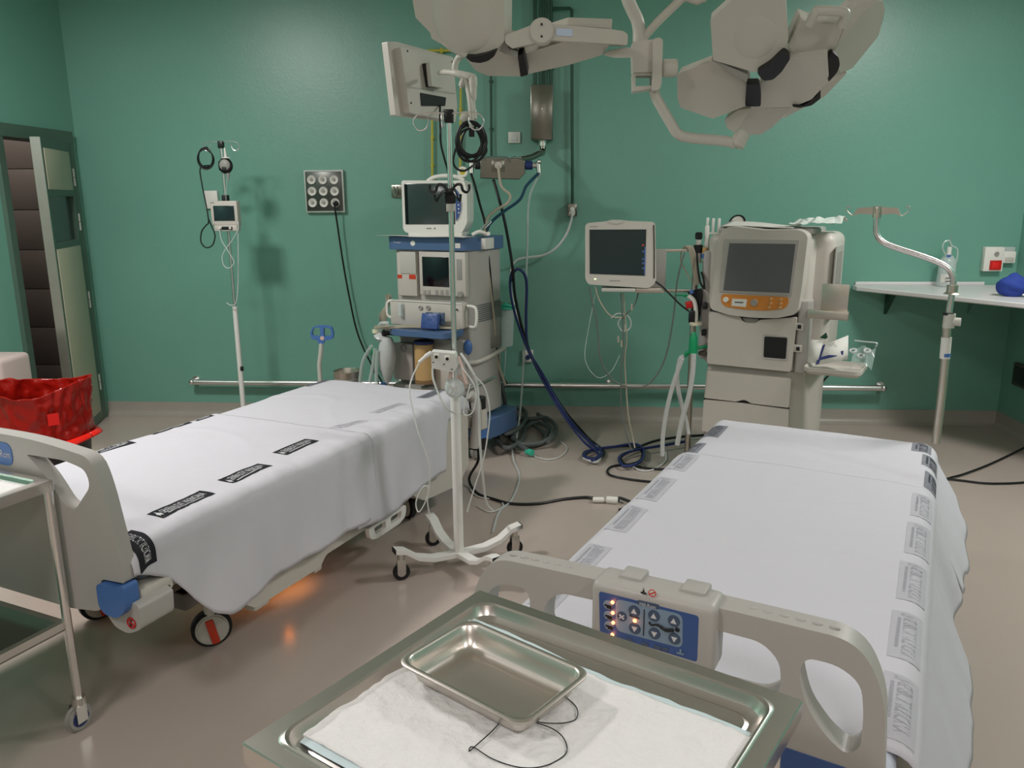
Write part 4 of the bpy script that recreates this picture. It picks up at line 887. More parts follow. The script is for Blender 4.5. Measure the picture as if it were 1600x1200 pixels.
cable('gas_hose', [Y(771, 281, 5.06), Y(785, 330, 5.0), Y(795, 380, 5.0), Y(801, 420, 5.0), Y(806, 470, 5.05), Y(824, 540, 5.1), Y(850, 590, 5.05), Y(885, 645, 4.95), Z(920, 685, .04), Z(943, 705, .02), Z(935, 716, .015), Z(915, 714, .015), Z(915, 706, .015), Z(945, 700, .015), Z(985, 697, .02), Z(1003, 705, .02), Z(1000, 720, .02), Z(978, 726, .02), Z(970, 715, .02), Z(985, 705, .025), Z(1020, 690, .03), Z(1060, 683, .03), Z(1100, 680, .03)], .009, 'cord', 'black hose falling from beneath the small gas box and looping on the floor', 'hose')
cable('gas_hose', [Y(800, 440, 5.06), Y(803, 425, 5.05), Y(811, 421, 5.05), Y(820, 430, 5.06), Y(823, 450, 5.08), Y(822, 500, 5.1), Y(826, 545, 5.1), Y(852, 592, 5.03), Y(884, 648, 4.93), Z(918, 688, .05), Z(940, 706, .03), Z(930, 718, .03), Z(912, 712, .03), Z(925, 703, .03), Z(960, 698, .03), Z(992, 694, .03), Z(1006, 704, .035), Z(1000, 722, .03), Z(975, 728, .03), Z(968, 714, .035), Z(990, 704, .04), Z(1030, 697, .04), Z(1070, 690, .04)], .009, 'navy', 'navy hose draped over the black hose and coiled on the floor', 'hose')
cable('gas_hose', [Y(800, 424, 5.02), Y(797, 440, 5.03), Y(799, 465, 5.03), Y(806, 495, 5.05), Y(822, 540, 5.08), Y(846, 590, 5.04), Y(878, 645, 4.92), Z(912, 690, .05), Z(935, 708, .045), Z(925, 720, .04)], .008, 'navy', 'second navy hose running just left of the black hose', 'hose')
cable('suction_tube', [GM.M @ Vector((.37, .0, GB.z+.03)), Y(827, 310, 5.1), Y(824, 380, 5.1), Y(822, 440, 5.12), Y(820, 520, 5.12), Y(816, 600, 5.15), Y(812, 650, 5.1), Z(806, 690, .02)], .007, 'cleartube', 'long clear tube hanging straight down from the right gas coupling', 'tube')
# low outlet behind the hoses
lo_ = thing('power_outlet', 'small white wall outlet low behind the hoses', 'outlet', Y(825, 565, D))
wbox('plate', 'whitep', lo_, 816, 547, 833, 566, D-.02, .019, .004)
c = Y(825, 558, D-.03); MB().cyl((c.x, D-.02, c.z), (c.x, D-.05, c.z), .016).build('plug', 'navy', lo_, ID)
# suction canister
c = Y(790, 480, 5.3); cz0 = Y(790, 540, 5.3).z
sc = thing('suction_canister', 'clear suction canister with turquoise lid hanging against the back wall', 'canister', (c.x, c.y, cz0))
MB().lathe([(0, cz0), (.045, cz0), (.05, cz0+.01), (.058, c.z-.02), (.058, c.z)], (c.x, c.y, 0)).build('jar', 'clear2', sc, ID)
MB().lathe([(0, c.z+.018), (.035, c.z+.018), (.055, c.z+.01), (.066, c.z+.004), (.066, c.z-.008), (.056, c.z-.01)], (c.x, c.y, 0)).tube([(c.x-.05, c.y-.05, c.z+.01), (c.x, c.y-.06, c.z+.022), (c.x+.05, c.y-.05, c.z+.01)], .006).cyl((c.x, c.y, c.z+.015), (c.x, c.y, c.z+.03), .012).build('lid', 'tealp', sc, ID)
MB().b2((c.x-.07, c.y+.05, c.z-.02), (c.x+.07, D-.001, c.z), .003).build('wall_bracket', 'steel', sc, ID)
cable('suction_tube', [(c.x, c.y, cz0+.002), Y(789, 570, 5.28), Y(786, 600, 5.25), Y(784, 640, 5.2)], .004, 'cleartube', 'thin clear tube below the suction canister', 'tube')

# corner shelf
SZ = .97
shp = [(1.925, D-.002), (1.915, D-.115), (1.935, D-.135), (XR-.001, 3.93), (XR-.001, D-.002)]
sh = thing('corner_shelf', 'white laminate corner shelf on the right side of the back wall', 'shelf', (2.6, 5.2, SZ-.03))
MB().prism(shp, None, (0, 0, SZ-.03), (1, 0, 0), (0, 1, 0), (0, 0, .03)).build('board', 'wash', sh, ID, bevel=.006)
MB().b2((1.94, D-.02, SZ), (2.78, D-.001, SZ+.022), .004).build('upstand', 'wash', sh, ID)
for x in (2.15, 2.7):
    MB().prism([(D-.002, SZ-.032), (D-.15, SZ-.032), (D-.002, SZ-.2)], None, (x, 0, 0), (0, 1, 0), (0, 0, 1), (.02, 0, 0)).build('bracket', 'cond' if x < 2.5 else 'wall', sh, ID)
# drip bag on shelf
c = Y(1477, 443, 5.47); 
bt = thing('drip_bottle', 'clear drip bottle with tubing standing on the corner shelf', 'bottle', (c.x, 5.47, SZ))
zt = Y(1480, 400, 5.47).z
MB().lathe([(0, SZ+.001), (.05, SZ+.001), (.056, SZ+.01), (.052, zt-.03), (.03, zt), (.012, zt+.01), (.012, zt+.03)], (c.x, 5.47, 0)).build('bottle_body', 'clear2', bt, ID)
MB().grid(lambda i, j: Vector((c.x+.0575*math.sin(-1+2*i), 5.47-.0575*math.cos(-1+2*i), SZ+.03+.055*j)), 10, 2).build('label', 'paper', bt, ID)
MB().b2((c.x-.03, 5.407, SZ+.04), (c.x+.02, 5.412, SZ+.043)).b2((c.x-.03, 5.407, SZ+.06), (c.x+.0, 5.412, SZ+.063)).build('label_print', 'print_k', bt, ID)
MB().tube([(c.x-.02, 5.45, zt), (c.x-.055, 5.44, zt+.05), (c.x-.05, 5.44, zt+.09), (c.x-.02, 5.44, zt+.1), (c.x, 5.44, zt+.07), (c.x+.04, 5.44, zt+.04), (c.x+.04, 5.44, zt-.04)], .005, 8).build('tubing', 'cleartube', bt, ID)
c2 = Y(1483, 393, 5.45); MB().cyl(c2-Vector((0, 0, .02)), c2+Vector((0, 0, .03)), .014).build('connector', 'whitep', bt, ID)
MB().cyl(c2-Vector((0, 0, .038)), c2-Vector((0, 0, .02)), .014).build('connector_ring', 'blue', bt, ID)
MB().cyl(c2+Vector((0, 0, .03)), c2+Vector((.005, 0, .11)), .002).build('spike', 'grey2', bt, ID)
# red socket plate
rs = thing('socket_plate', 'white socket plate with a red socket above the corner shelf', 'socket plate', Y(1553, 425, D))
wbox('plate', 'whitep', rs, 1540.5, 386, 1566, 424, D-.045, .044, .004)
wbox('red_socket', 'red', rs, 1548, 407, 1564, 422, D-.053, .01, .002)
wbox('red_socket_inset', 'redlab', rs, 1551, 410, 1561, 419, D-.055, .004, .001)
c = Y(1558, 397, D-.05); MB().tor((c.x, D-.047, c.z), (0, 1, 0), .012, .004).cyl((c.x, D-.047, c.z), (c.x, D-.043, c.z), .008).build('round_switch', 'grey2', rs, ID)
s2_ = thing('socket_box', 'small white surface socket right of the red socket plate', 'socket plate', Y(1578, 411, D))
wbox('plate', 'whitep', s2_, 1567.5, 393, 1586, 411, D-.04, .039, .003)
wbox('flap', 'grey', s2_, 1571, 402, 1584, 409, D-.044, .006, .002)
wbox('clear_cover', 'clear2', s2_, 1569, 386, 1586, 393, D-.035, .034, .002)
# blue mask
c = Y(1592, 443, 4.93); c.z = SZ
mk_ = thing('blue_mask', 'crumpled royal blue surgical cap on the right end of the corner shelf', 'cap', c)
def mf(i, j):
    th_ = math.pi*j; ph = 2*math.pi*i
    r = .085*(1+.22*noise.noise(Vector((math.cos(ph)*1.5*math.sin(th_), math.sin(ph)*1.5*math.sin(th_), 2*math.cos(th_)))))
    return Vector((c.x-.01+1.25*r*math.sin(th_)*math.cos(ph), c.y+.8*r*math.sin(th_)*math.sin(ph), SZ+.063+.72*r*math.cos(th_)*(1-.2*math.cos(ph))))
MB().grid(mf, 26, 14).build('crown', mat('royal_blue_cloth', (42, 66, 150), .8, bump=.6, bscale=18), mk_, ID, sharp=80)
MB().sph((c.x+.06, c.y-.07, SZ+.045), .045, (1, .7, 1)).build('folded_band', mat('bright_blue_cloth', (36, 84, 190), .7, bump=.4, bscale=20), mk_, ID)
MB().tube([(c.x-.02, c.y-.09, SZ+.02), (c.x+.02, c.y-.11, SZ+.012), (c.x+.01, c.y-.10, SZ+.05), (c.x+.04, c.y-.08, SZ+.07)], .006).build('tie', 'whose', mk_, ID)
# dark outlet on the right wall
a = X(1592, 572, XR-.001); b = X(1600, 606, XR-.001)
do_ = thing('wall_outlet', 'dark brown framed outlet low on the right wall', 'outlet', (XR, 5.30, .35))
MB().b2((XR-.03, 5.18, .33), (XR-.001, 5.40, .48), .004).build('frame', mat('bronze_frame', (90, 84, 70), .4, .5), do_, ID)
MB().b2((XR-.034, 5.20, .35), (XR-.028, 5.38, .46), .002).build('face', 'blackp', do_, ID)
cable('floor_cable', [Z(1400, 775, .01), Z(1480, 748, .01), Z(1505, 741, .01), Z(1540, 728, .01), Z(1575, 712, .01), Z(1615, 692, .01)], .006, 'cord', 'black cable on the floor running up to the right edge, the upper of two', 'cable')
cable('floor_cable', [Z(1400, 740, .01), Z(1480, 748, .01), Z(1505, 751, .008), Z(1540, 755, .008), Z(1580, 755, .008), Z(1620, 752, .008)], .006, 'cord', 'black cable on the floor right of the right bed, the lower of two', 'cable')

# ================================================================== BED-MOUNTED DRIP POLE (right bed head)
bp = thing('drip_pole', 'cranked steel drip pole fixed at the head of the right bed', 'drip pole', RB.M @ Vector((.862, 2.2, 0)))
u22 = 2.2
def P2(px, py): v = RB.onx(px, py, 0); v = RB.M @ RB.ony(px, py, u22); return v
MB().tube([P2(1462, 692), P2(1470, 630), P2(1477, 560), P2(1480, 500)], .0155, 16).build('lower_pole', 'satin_steel', bp, ID)
MB().tube([P2(1480, 512), P2(1484, 480), P2(1489, 450), P2(1489, 434), P2(1482, 420), P2(1466, 410), P2(1440, 400), P2(1400, 387), P2(1381, 379), P2(1371, 368), P2(1369, 352), P2(1371, 334)], .0115, 16).build('cranked_pole', 'tubesteel', bp, ID)
a = P2(1483, 500); MB().cyl(a-Vector((0, 0, .03)), a+Vector((0, 0, .025)), .021).cyl(a+Vector((.0, 0, -.005)), a+Vector((.035, -.02, -.005)), .016).build('locking_collar', 'grey', bp, ID)
a = P2(1482, 491); MB().cyl(a-Vector((0, 0, .003)), a+Vector((0, 0, .006)), .02).build('collar_ring', 'black', bp, ID)
a = P2(1488, 451); MB().cyl(a-Vector((0, 0, .014)), a+Vector((0, 0, .014)), .02).cyl(a-Vector((0, 0, .02)), a-Vector((0, 0, .014)), .03, .022).build('stop_ring', 'satin_steel', bp, ID)
a = P2(1479, 527); b = P2(1476, 560); MB().cyl(b, a, .0185, seg=18).build('paper_label', 'paper', bp, ID)
a = P2(1477, 556); b = P2(1477, 553); MB().cyl(a-Vector((0, 0, .003)), b+Vector((0, 0, .003)), .0188, seg=18).build('label_stripe', 'blue', bp, ID)
c = P2(1371, 328)
hm = MB().cyl(c-Vector((0, 0, .03)), c+Vector((0, 0, .015)), .016)
for sg in (-1, 1):
    X_ = RB.X*sg
    hm.prism([(0, -.02), (0, .012), (.07, .008), (.078, -.002), (.085, -.022), (.06, -.014)], None, c-RB.Y*.004, X_, Vector((0, 0, 1)), RB.Y*.008)
    hm.tube([c+X_*.08+Vector((0, 0, -.012)), c+X_*.088+Vector((0, 0, -.022)), c+X_*.11+Vector((0, 0, -.004)), c+X_*.112+Vector((0, 0, .012)), c+X_*.098+Vector((0, 0, .013))], .0022, 6)
    hm.tube([c, c+RB.Y*sg*.05+Vector((0, 0, .01)), c+RB.Y*sg*.07+Vector((0, 0, -.01)), c+RB.Y*sg*.085+Vector((0, 0, .01))], .003, 6)
hm.build('hook_head', 'satin_steel', bp, ID)

# ================================================================== ANAESTHESIA MACHINE
c0 = Y(727, 392, 4.65); AM = Frame((c0.x, c0.y), -22)
am = fthing('anaesthesia_machine', 'grey and blue anaesthesia machine behind the centre drip stand', 'medical machine', AM)
def A(px, py, y=0): return AM.ony(px, py, y)
def abox(name, material, x0, y0, x1, y1, yf=0, dep=.03, bev=.004, par=None):
    a = A(x0, y0, yf); b = A(x1, y1, yf); return MB().b2((a.x, yf, b.z), (b.x, yf+dep, a.z), bev).build(name, material, par or am, AM)
zt = A(727, 371).z; zs = A(727, 392).z
MB().prism(rnd([(-.53, -.02), (.0, -.02), (.05, .06), (.08, .2), (.08, .36), (-.53, .36)], .04), None, (0, 0, zs), (1, 0, 0), (0, 1, 0), (0, 0, zt-zs)).build('top_shelf', 'dblue', am, AM, bevel=.004)
MB().prism(rnd([(-.5, .01), (.0, .01), (.035, .06), (.065, .18), (.065, .34), (-.5, .34)], .04), None, (0, 0, .27), (1, 0, 0), (0, 1, 0), (0, 0, zs-.27)).build('housing', 'beige', am, AM)
t_ = MB(); a = A(618, 378, -.021); text(t_, 'Dräger', (a.x+.015, -.0215, a.z-.003), (1, 0, 0), (0, 0, 1), .05, .014).build('maker_lettering', 'printw', am, AM)
c = A(645, 380, -.022); MB().cyl((c.x, -.023, c.z), (c.x, -.02, c.z), .016, seg=20).build('round_sticker', 'whitep', am, AM)
abox('white_sticker', 'paper', 711, 380, 719, 388, -.0215, .003, 0)
MB().b2((.03, .09, zs+.005), (.084, .2, zt-.008), .001).build('side_sticker', 'paper', am, AM)
# upper front
abox('vaporiser_bay', 'beige2', 619.5, 394, 652, 463, -.02, .03)
abox('red_label', 'redcap', 621, 429, 628, 435, -.022, .003, 0); abox('red_label', 'redcap', 639, 429, 649.5, 436.5, -.022, .003, 0)
abox('glass_panel', 'grey', 624, 393, 650, 428, -.026, .006, .002)
scf = abox('screen_frame', 'beige2', 654, 393, 728, 464, -.03, .04, .005)
abox('screen', 'screenb', 659, 401, 702, 449, -.032, .004, .002, scf)
abox('side_screen', 'grey2', 713, 405, 722, 438, -.032, .004, .001, scf)
for px in (661, 668, 680, 688, 696): abox('key', 'grey2', px, 453, px+5, 461, -.032, .004, .001, scf)
c = A(718, 460, -.05); MB().cyl((c.x, -.05, c.z), (c.x, -.02, c.z), .016).build('rotary_knob', 'grey2', am, AM)
# drawer module with handles
MB().b2((-.505, -.05, A(620, 505).z), (.0, .04, A(620, 469).z), .008).build('control_module', 'beige2', am, AM)
a = A(640, 470, -.052); MB().b2((-.5, -.054, a.z-.004), (-.003, -.048, a.z+.002)).build('module_edge', 'whitep', am, AM)
a = A(625, 473, -.05); b = A(632, 495, -.05); MB().b2((a.x, -.07, b.z), (b.x, -.05, a.z), .006).cyl(((a.x+b.x)/2, -.075, a.z-.01), ((a.x+b.x)/2, -.075, b.z+.01), .01).build('flow_tube', 'clear2', am, AM)
for px in (657, 669): c = A(px, 481, -.055); MB().tor((c.x, -.056, c.z), (0, 1, 0), .011, .003).cyl((c.x, -.056, c.z), (c.x, -.05, c.z), .008).build('gauge', 'grey2', am, AM)
c = A(714, 484, -.055); MB().cyl((c.x, -.06, c.z), (c.x, -.05, c.z), .005).build('port', 'black', am, AM)
hl = A(603, 470, -.05); hb = A(603, 496, -.05)
MB().tube([(-.5, -.03, hl.z), (hl.x+.02, -.035, hl.z), (hl.x+.003, -.04, hl.z-.015), (hl.x, -.04, (hl.z+hb.z)/2), (hl.x+.003, -.04, hb.z+.015), (hl.x+.02, -.035, hb.z), (-.5, -.03, hb.z)], .009, 10).build('left_handle', 'whitep', am, AM)
MB().tube([(.01, .0, hl.z-.01), (.055, -.02, hl.z-.01), (.075, -.02, hl.z-.025), (.078, -.02, hl.z-.08), (.07, -.02, hb.z-.02), (.05, -.01, hb.z-.03), (.005, .01, hb.z-.03)], .009, 10).build('right_handle', 'whitep', am, AM)
# worktop
MB().prism(rnd([(-.36, -.22), (-.03, -.22), (-.0, -.16), (.0, -.02), (-.44, -.02), (-.44, -.17)], .03), None, (0, 0, .775), (1, 0, 0), (0, 1, 0), (0, 0, .035)).build('worktop', 'dblue', am, AM, bevel=.004)
MB().b2((-.50, -.13, .755), (-.16, .02, .785), .006).build('pull_tray', 'blackp', am, AM)
mbp = MB(); 
# lower body
abox('breathing_block', 'beige', 612, 535, 646, 596, -.04, .06, .012)
c = A(630, 544, -.045); MB().tor((c.x, -.045, c.z), (0, 1, 0), .018, .006).build('valve_ring', 'grey2', am, AM)
ca = A(661, 537, -.09); cb_ = A(661, 597, -.09)
MB().cyl((ca.x, -.085, cb_.z), (ca.x, -.085, ca.z), .056, seg=32, bev=.004).build('absorber_canister', 'amber', am, AM)
MB().cyl((ca.x, -.085, ca.z), (ca.x, -.085, ca.z+.018), .06, seg=32, bev=.003).build('canister_lid', 'navy', am, AM)
MB().cyl((ca.x, -.085, cb_.z-.004), (ca.x, -.085, cb_.z+.02), .058, seg=32).build('canister_ring', mat('canister_base_brown', (132, 104, 72), .5), am, AM)
MB().b2((-.31, -.03, .40), (-.01, .03, .74), .008).build('lower_front', 'beige', am, AM)
MB().b2((-.2, -.035, .43), (-.1, -.028, .60), .002).build('lower_panel', 'beige2', am, AM)
MB().b2((-.5, -.06, .40), (-.2, .03, .44), .006).build('base_ledge', 'grey2', am, AM)
# curved side column trims
MB().grid(lambda i, j: Vector((.002+.071*math.sin(math.pi/2*min(1, i*1.15)), .03+.30*i-.02, .66+.28*j)), 12, 2).build('side_vent', 'grey2', am, AM, solid=.003)
sd_ = MB()
for k in range(9): sd_.tube([(.012, .035, .84+.012*k), (.045, .09, .842+.012*k), (.07, .2, .846+.012*k), (.074, .3, .85+.012*k)], .0025, 5)
sd_.build('vent_slats', 'hose', am, AM)
MB().tube([(0, 0, .60), (.05, .04, .605), (.076, .14, .62), (.08, .33, .64)], .014, 8).build('side_trim', 'beige2', am, AM)
MB().tube([(.01, -.01, .45), (.06, .06, .47), (.085, .2, .485)], .008, 8).build('side_rod', 'tubesteel', am, AM)
MB().prism(rnd([(-.52, -.08), (.0, -.08), (.09, .0), (.13, .2), (.13, .45), (-.52, .45)], .06), None, (0, 0, .12), (1, 0, 0), (0, 1, 0), (0, 0, .12)).build('base', 'dblue', am, AM, bevel=.02)
for x, y in ((-.45, -.02), (.04, .02), (-.45, .38), (.06, .38)):
    MB().cyl((x-.015, y, .06), (x+.015, y, .06), .06, seg=24, bev=.006).cyl((x, y, .08), (x, y, .13), .02).build('caster', 'grey2', am, AM)
c = A(727, 543, -.04); MB().sph((c.x+.012, -.03, c.z), .045, (.6, .5, 1)).build('blue_disc', 'blue', am, AM)
# hose coils on left side
wr = MB()
for k in range(9):
    x = -.52-.007*(k % 4); wr.tube([(x-.005, .0-.012*k/3, .98+.012*math.sin(k)), (x-.015, -.02, .92), (x-.03-.004*k, -.03, .85), (x-.028-.004*k, -.02+.004*k, .77), (x, -.03, .74)], .0042, 6)
wr.build('hanging_leads', 'wire', am, AM)
wr = MB()
for k in range(8):
    wr.tube([(-.55+.005*k, -.16, .80+.006*(k % 3)), (-.42, -.2-.004*k, .812+.005*(k % 4)), (-.3, -.16+.01*k, .82+.004*(k % 3)), (-.14, -.14+.012*k, .822+.004*(k % 2)), (-.03, -.1, .82), (-.01, -.07, .815), (-.06, -.05, .82)], .0042, 6)
wr.build('leads_on_worktop', 'wire', am, AM)
# breathing bag and valve
bgc = A(604, 568, -.14)
bb = thing('breathing_bag', 'milky oval breathing bag left of the amber canister', 'breathing bag', AM.M @ Vector((bgc.x, -.14, A(600, 610, -.14).z)))
zt_, zb_ = A(608, 527, -.14).z, A(601, 600, -.14).z
MB().lathe([(.003, 0), (.02, .02), (.045, .10*1), (.056, .17), (.05, .24), (.03, .29), (.018, zt_-zb_)], (bgc.x, -.14, zb_), (.04, 0, 1)).build('bag', 'milky', bb, AM)
c = A(600, 606, -.14); MB().cyl((c.x, -.14, zb_-.055), (c.x, -.14, zb_+.01), .018).build('blue_neck', 'blue', bb, AM)
c = A(596, 524, -.14)
vv = thing('breathing_valve', 'white and green breathing valve with elbow at left of the anaesthesia machine', 'valve', AM.M @ Vector((c.x, -.14, c.z-.05)))
MB().lathe([(0, -.035), (.03, -.03), (.045, 0), (.03, .012), (0, .015)], (c.x, -.14, c.z), (.3, -.4, .9)).build('dome', 'milky', vv, AM)
MB().cyl((c.x-.035, -.15, c.z+.015), (c.x-.035, -.15, c.z+.035), .02).build('cap', mat('ivory_plastic', (224, 220, 190), .4), vv, AM)
MB().tube([(c.x-.02, -.14, c.z+.02), (c.x-.01, -.14, c.z+.06), (c.x+.01, -.14, c.z+.075), (c.x+.05, -.13, c.z+.075)], .012, 12).build('elbow', 'clear2', vv, AM)
MB().tube([(c.x+.02, -.14, c.z-.005), (c.x+.03, -.15, c.z+.025), (c.x+.06, -.14, c.z+.03), (c.x+.14, -.12, c.z+.02), (c.x+.3, -.10, c.z+.005)], .015, 12).build('black_arm', 'blackp', vv, AM)
d_ = A(584, 551, -.16); MB().sph((d_.x, -.16, d_.z), .017, (1, 1, 1.7)).build('green_tag', 'green', vv, AM)
g = 'corrugated breathing hoses behind the left bed'
for i, pts in enumerate(([(581, 540), (568, 562), (563, 590), (562, 622)], [(586, 545), (582, 575), (577, 600), (574, 630)], [(590, 548), (588, 575), (588, 600), (586, 635)])):
    o = cable('breathing_hose', [AM.M @ (A(x, y, -.2)) for x, y in pts], .011, 'cleartube', ['clear corrugated hose, leftmost below the breathing valve', 'clear corrugated hose below the green tag, middle of three', 'clear corrugated hose, nearest the milky breathing bag'][i], 'hose', g)
# blue packet on the worktop
c = A(674, 500, -.14)
pk = thing('blue_packet', 'shiny blue foil packet propped on the blue worktop of the anaesthesia machine', 'packet', AM.M @ Vector((c.x, -.14, .812)))
xm = c.x
MB().box((xm, -.15, .812+.05), (.11, .035, .09), .006, Matrix.Rotation(R(-12), 3, 'X')).build('packet_body', mat('blue_foil', (62, 84, 140), .35, bump=.8, bscale=25), pk, AM)
MB().box((xm+.015, -.12, .812+.062), (.12, .02, .075), .006, Matrix.Rotation(R(8), 3, 'Z')).build('packet_film', mat('slate_film', (70, 90, 112), .2, bump=1, bscale=30), pk, AM)

# monitor on top of the machine
vm = thing('patient_monitor', 'large white monitor with blank dark screen on top of the anaesthesia machine', 'monitor', AM.M @ Vector((-.25, .12, zt)))
VF = Frame((Y(631, 285, 4.72).x-.02, 4.72), -5)
def V(px, py, y=0): return VF.ony(px, py, y)
a = V(627, 283); b = V(727, 364)
hs = MB().prism(rnd([(a.x, b.z+.02), (a.x+.02, b.z), (b.x-.02, b.z), (b.x+.012, b.z+.06), (b.x+.014, a.z-.06), (b.x-.0, a.z), (a.x, a.z+.004)], .015), None, (0, 0, 0), (1, 0, 0), (0, 0, 1), (0, .19, 0)).build('housing', 'whitep', vm, VF, bevel=.008)
a1 = V(631, 287, -.004); b1 = V(711, 350.5, -.004)
MB().b2((a1.x, -.004, b1.z), (b1.x, .004, a1.z), .003).build('screen', mat('screen_green_grey', (52, 66, 64), .15, spec=.6), hs, VF)
MB().b2((a1.x+.002, -.005, b1.z+.002), (a1.x+.02, -.0035, a1.z-.002)).build('screen_edge', 'screenb', hs, VF)
c = V(713, 320, -.006); MB().prism([(0, -.09), (.016, -.07), (.028, -.03), (.031, 0), (.028, .03), (.016, .07), (0, .09)], None, (c.x-.004, -.008, c.z), (1, 0, 0), (0, 0, 1), (0, .01, 0)).build('side_keypad', 'membrane', hs, VF)
for k in range(5): MB().sph((c.x+.014, -.009, c.z-.045+.022*k), .005, (1, .3, 1)).build('key', 'printw', hs, VF)
MB().tube([(a.x+.13, .1, a.z-.0), (a.x+.17, .1, a.z+.022), (a.x+.24, .1, a.z+.03), (a.x+.31, .1, a.z+.022), (a.x+.35, .1, a.z)], .012, 10).build('top_handle', 'whitep', hs, VF)
c = V(674, 357, -.002); MB().b2((c.x-.03, -.001, c.z-.004), (c.x-.0, .001, c.z+.004)).cyl((c.x+.02, -.001, c.z), (c.x+.02, .001, c.z), .006).build('maker_mark', 'grey2', hs, VF)
MB().b2((a.x+.03, .0, zt+.0005), (b.x-.02, .2, b.z+.004), .004).build('foot', 'whitep', vm, VF)
c = V(723, 273, .1); MB().tor((c.x, .1, c.z+.015), (0, 1, 0), .024, .008).build('ear_ring', 'whitep', vm, VF); MB().cyl((c.x, .1, c.z+.015), (c.x, .11, c.z+.015), .018).build('ear_disc', 'yellow', vm, VF)
a = AM.M @ A(603, 368, -.06); 
pp_ = thing('paper_sheet', 'white paper sheet under the monitor, overhanging the blue top shelf', 'paper', AM.M @ Vector((-.3, 0, zt+.001)))
MB().grid(lambda i, j: Vector((-.57+.6*i, -.07+.13*j, zt+.003+.004*(1-i)*(1-j)+.002*math.sin(9*i))), 20, 4).build('sheet', 'paper', pp_, AM, solid=.001)
st = thing('probe_set', 'white coiled probe on the right end of the blue top shelf', 'probe', AM.M @ Vector((.04, .1, zt)))
MB().tube([(.02, .05, zt+.012), (.05, .08, zt+.03), (.08, .12, zt+.015), (.1, .1, zt+.02), (.12, .06, zt+.02)], .011, 10).build('probe', 'whitep', st, AM)
MB().tube([(0, .12, zt+.01), (.03, .18, zt+.06), (.06, .2, zt+.085), (.075, .18, zt+.08), (.06, .14, zt+.05)], .003, 6).build('probe_lead', 'whose', st, AM)
# hooks plate behind monitor at left
hp = thing('hook_plate', 'small steel plate with hooks on the wall left of the white monitor', 'hook', Y(617, 305, D))
wbox('plate', 'boxsteel', hp, 611, 289, 650, 308, D-.02, .019, .002)
c = Y(618, 298, D-.03); MB().tube([(c.x-.012, D-.02, c.z+.03), (c.x-.008, D-.05, c.z-.02), (c.x, D-.06, c.z-.03), (c.x+.008, D-.05, c.z-.02), (c.x+.012, D-.02, c.z+.03)], .003).build('hook', 'steel', hp, ID)

# ================================================================== BYPASS / DIALYSIS CONSOLE
c0 = Y(1236, 591, 4.25); DM = Frame((c0.x, c0.y), -27)
dm = fthing('dialysis_machine', 'tall beige medical console with grey screen and orange key strip at the right', 'medical machine', DM)
def Q(px, py, y=0): return DM.ony(px, py, y)
def dout(pts, y=0, r=.01, sc=4.138, ox=1060, oy=310):
    return rnd([(lambda v: (v.x, v.z))(Q(ox+a/sc, oy+b/sc, y)) for a, b in pts], r)
def dslab(name, material, pts, y, th, r=.01, bev=.004, par=None, holes=None, **k):
    return MB().prism(dout(pts, y, r, **k), holes, (0, y, 0), (1, 0, 0), (0, 0, 1), (0, th, 0)).build(name, material, par or dm, DM, bevel=bev)
# rear body
bl = Q(1095, 640, .1).x
MB().prism(rnd([(-.47, .03), (.0, .03), (.05, .10), (.10, .3), (.10, .42), (-.47, .42)], .03), None, (0, 0, .14), (1, 0, 0), (0, 1, 0), (0, 0, .5)).build('cabinet', 'beige2', dm, DM, bevel=.006)
MB().b2((-.50, .03, .63), (.06, .44, 1.36), .045, 5).b2((-.2, .10, .63), (.15, .44, 1.37), .05, 6).build('upper_body', 'beige2', dm, DM)
MB().b2((-.45, .05, 1.36), (.05, .40, 1.395), .015).build('top_cover', 'beige', dm, DM)
MB().b2((-.52, .02, .12), (.12, .48, .16), .01).build('base_plate', 'grey2', dm, DM)
for x, y in ((-.46, .06), (.05, .06), (-.46, .44), (.07, .44)):
    MB().cyl((x-.015, y, .055), (x+.015, y, .055), .055, seg=24, bev=.006).cyl((x, y, .08), (x, y, .125), .02).build('caster', 'black', dm, DM)
# screen housing
hs = dslab('screen_housing', 'beige2', [(275, 215), (330, 178), (560, 205), (780, 200), (838, 235), (800, 560), (768, 748), (640, 775), (480, 772), (330, 755), (200, 715), (225, 560), (258, 260)], -.06, .12, .03, .018)
dslab('screen_bezel', 'beige', [(300, 262), (785, 268), (732, 632), (262, 605)], -.066, .01, .006, .002, hs)
dslab('screen', 'screeng', [(330, 290), (757, 295), (717, 612), (290, 595)], -.0685, .006, .003, .001, hs)
kp = dslab('key_strip', 'orange', [(276, 618), (715, 640), (706, 690), (680, 715), (560, 726), (420, 718), (300, 700), (275, 670)], -.0665, .01, .02, .002, hs)
dslab('paper_sticker', 'paper', [(348, 648), (443, 653), (436, 703), (342, 695)], -.069, .003, .002, 0, kp)
dslab('sticker_print', 'print_k', [(365, 668), (420, 671), (419, 677), (364, 674)], -.070, .002, .001, 0, kp)
def dpt(a, b, y): return Q(1060+a/4.138, 310+b/4.138, y)
for a_, b_, r_, m_, nm in ((305, 655, .014, 'whitep', 'knob'), (488, 675, .018, 'grey2', 'rotary_knob'), (598, 652, .007, 'amber', 'key'), (662, 655, .007, 'amber', 'key'), (595, 680, .007, 'amber', 'key'), (660, 682, .007, 'amber', 'key'), (585, 704, .007, 'amber', 'key'), (655, 706, .007, 'amber', 'key')):
    c = dpt(a_, b_, -.075); MB().cyl((c.x, -.078, c.z), (c.x, -.065, c.z), r_, seg=20, bev=.001).build(nm, m_, kp, DM)
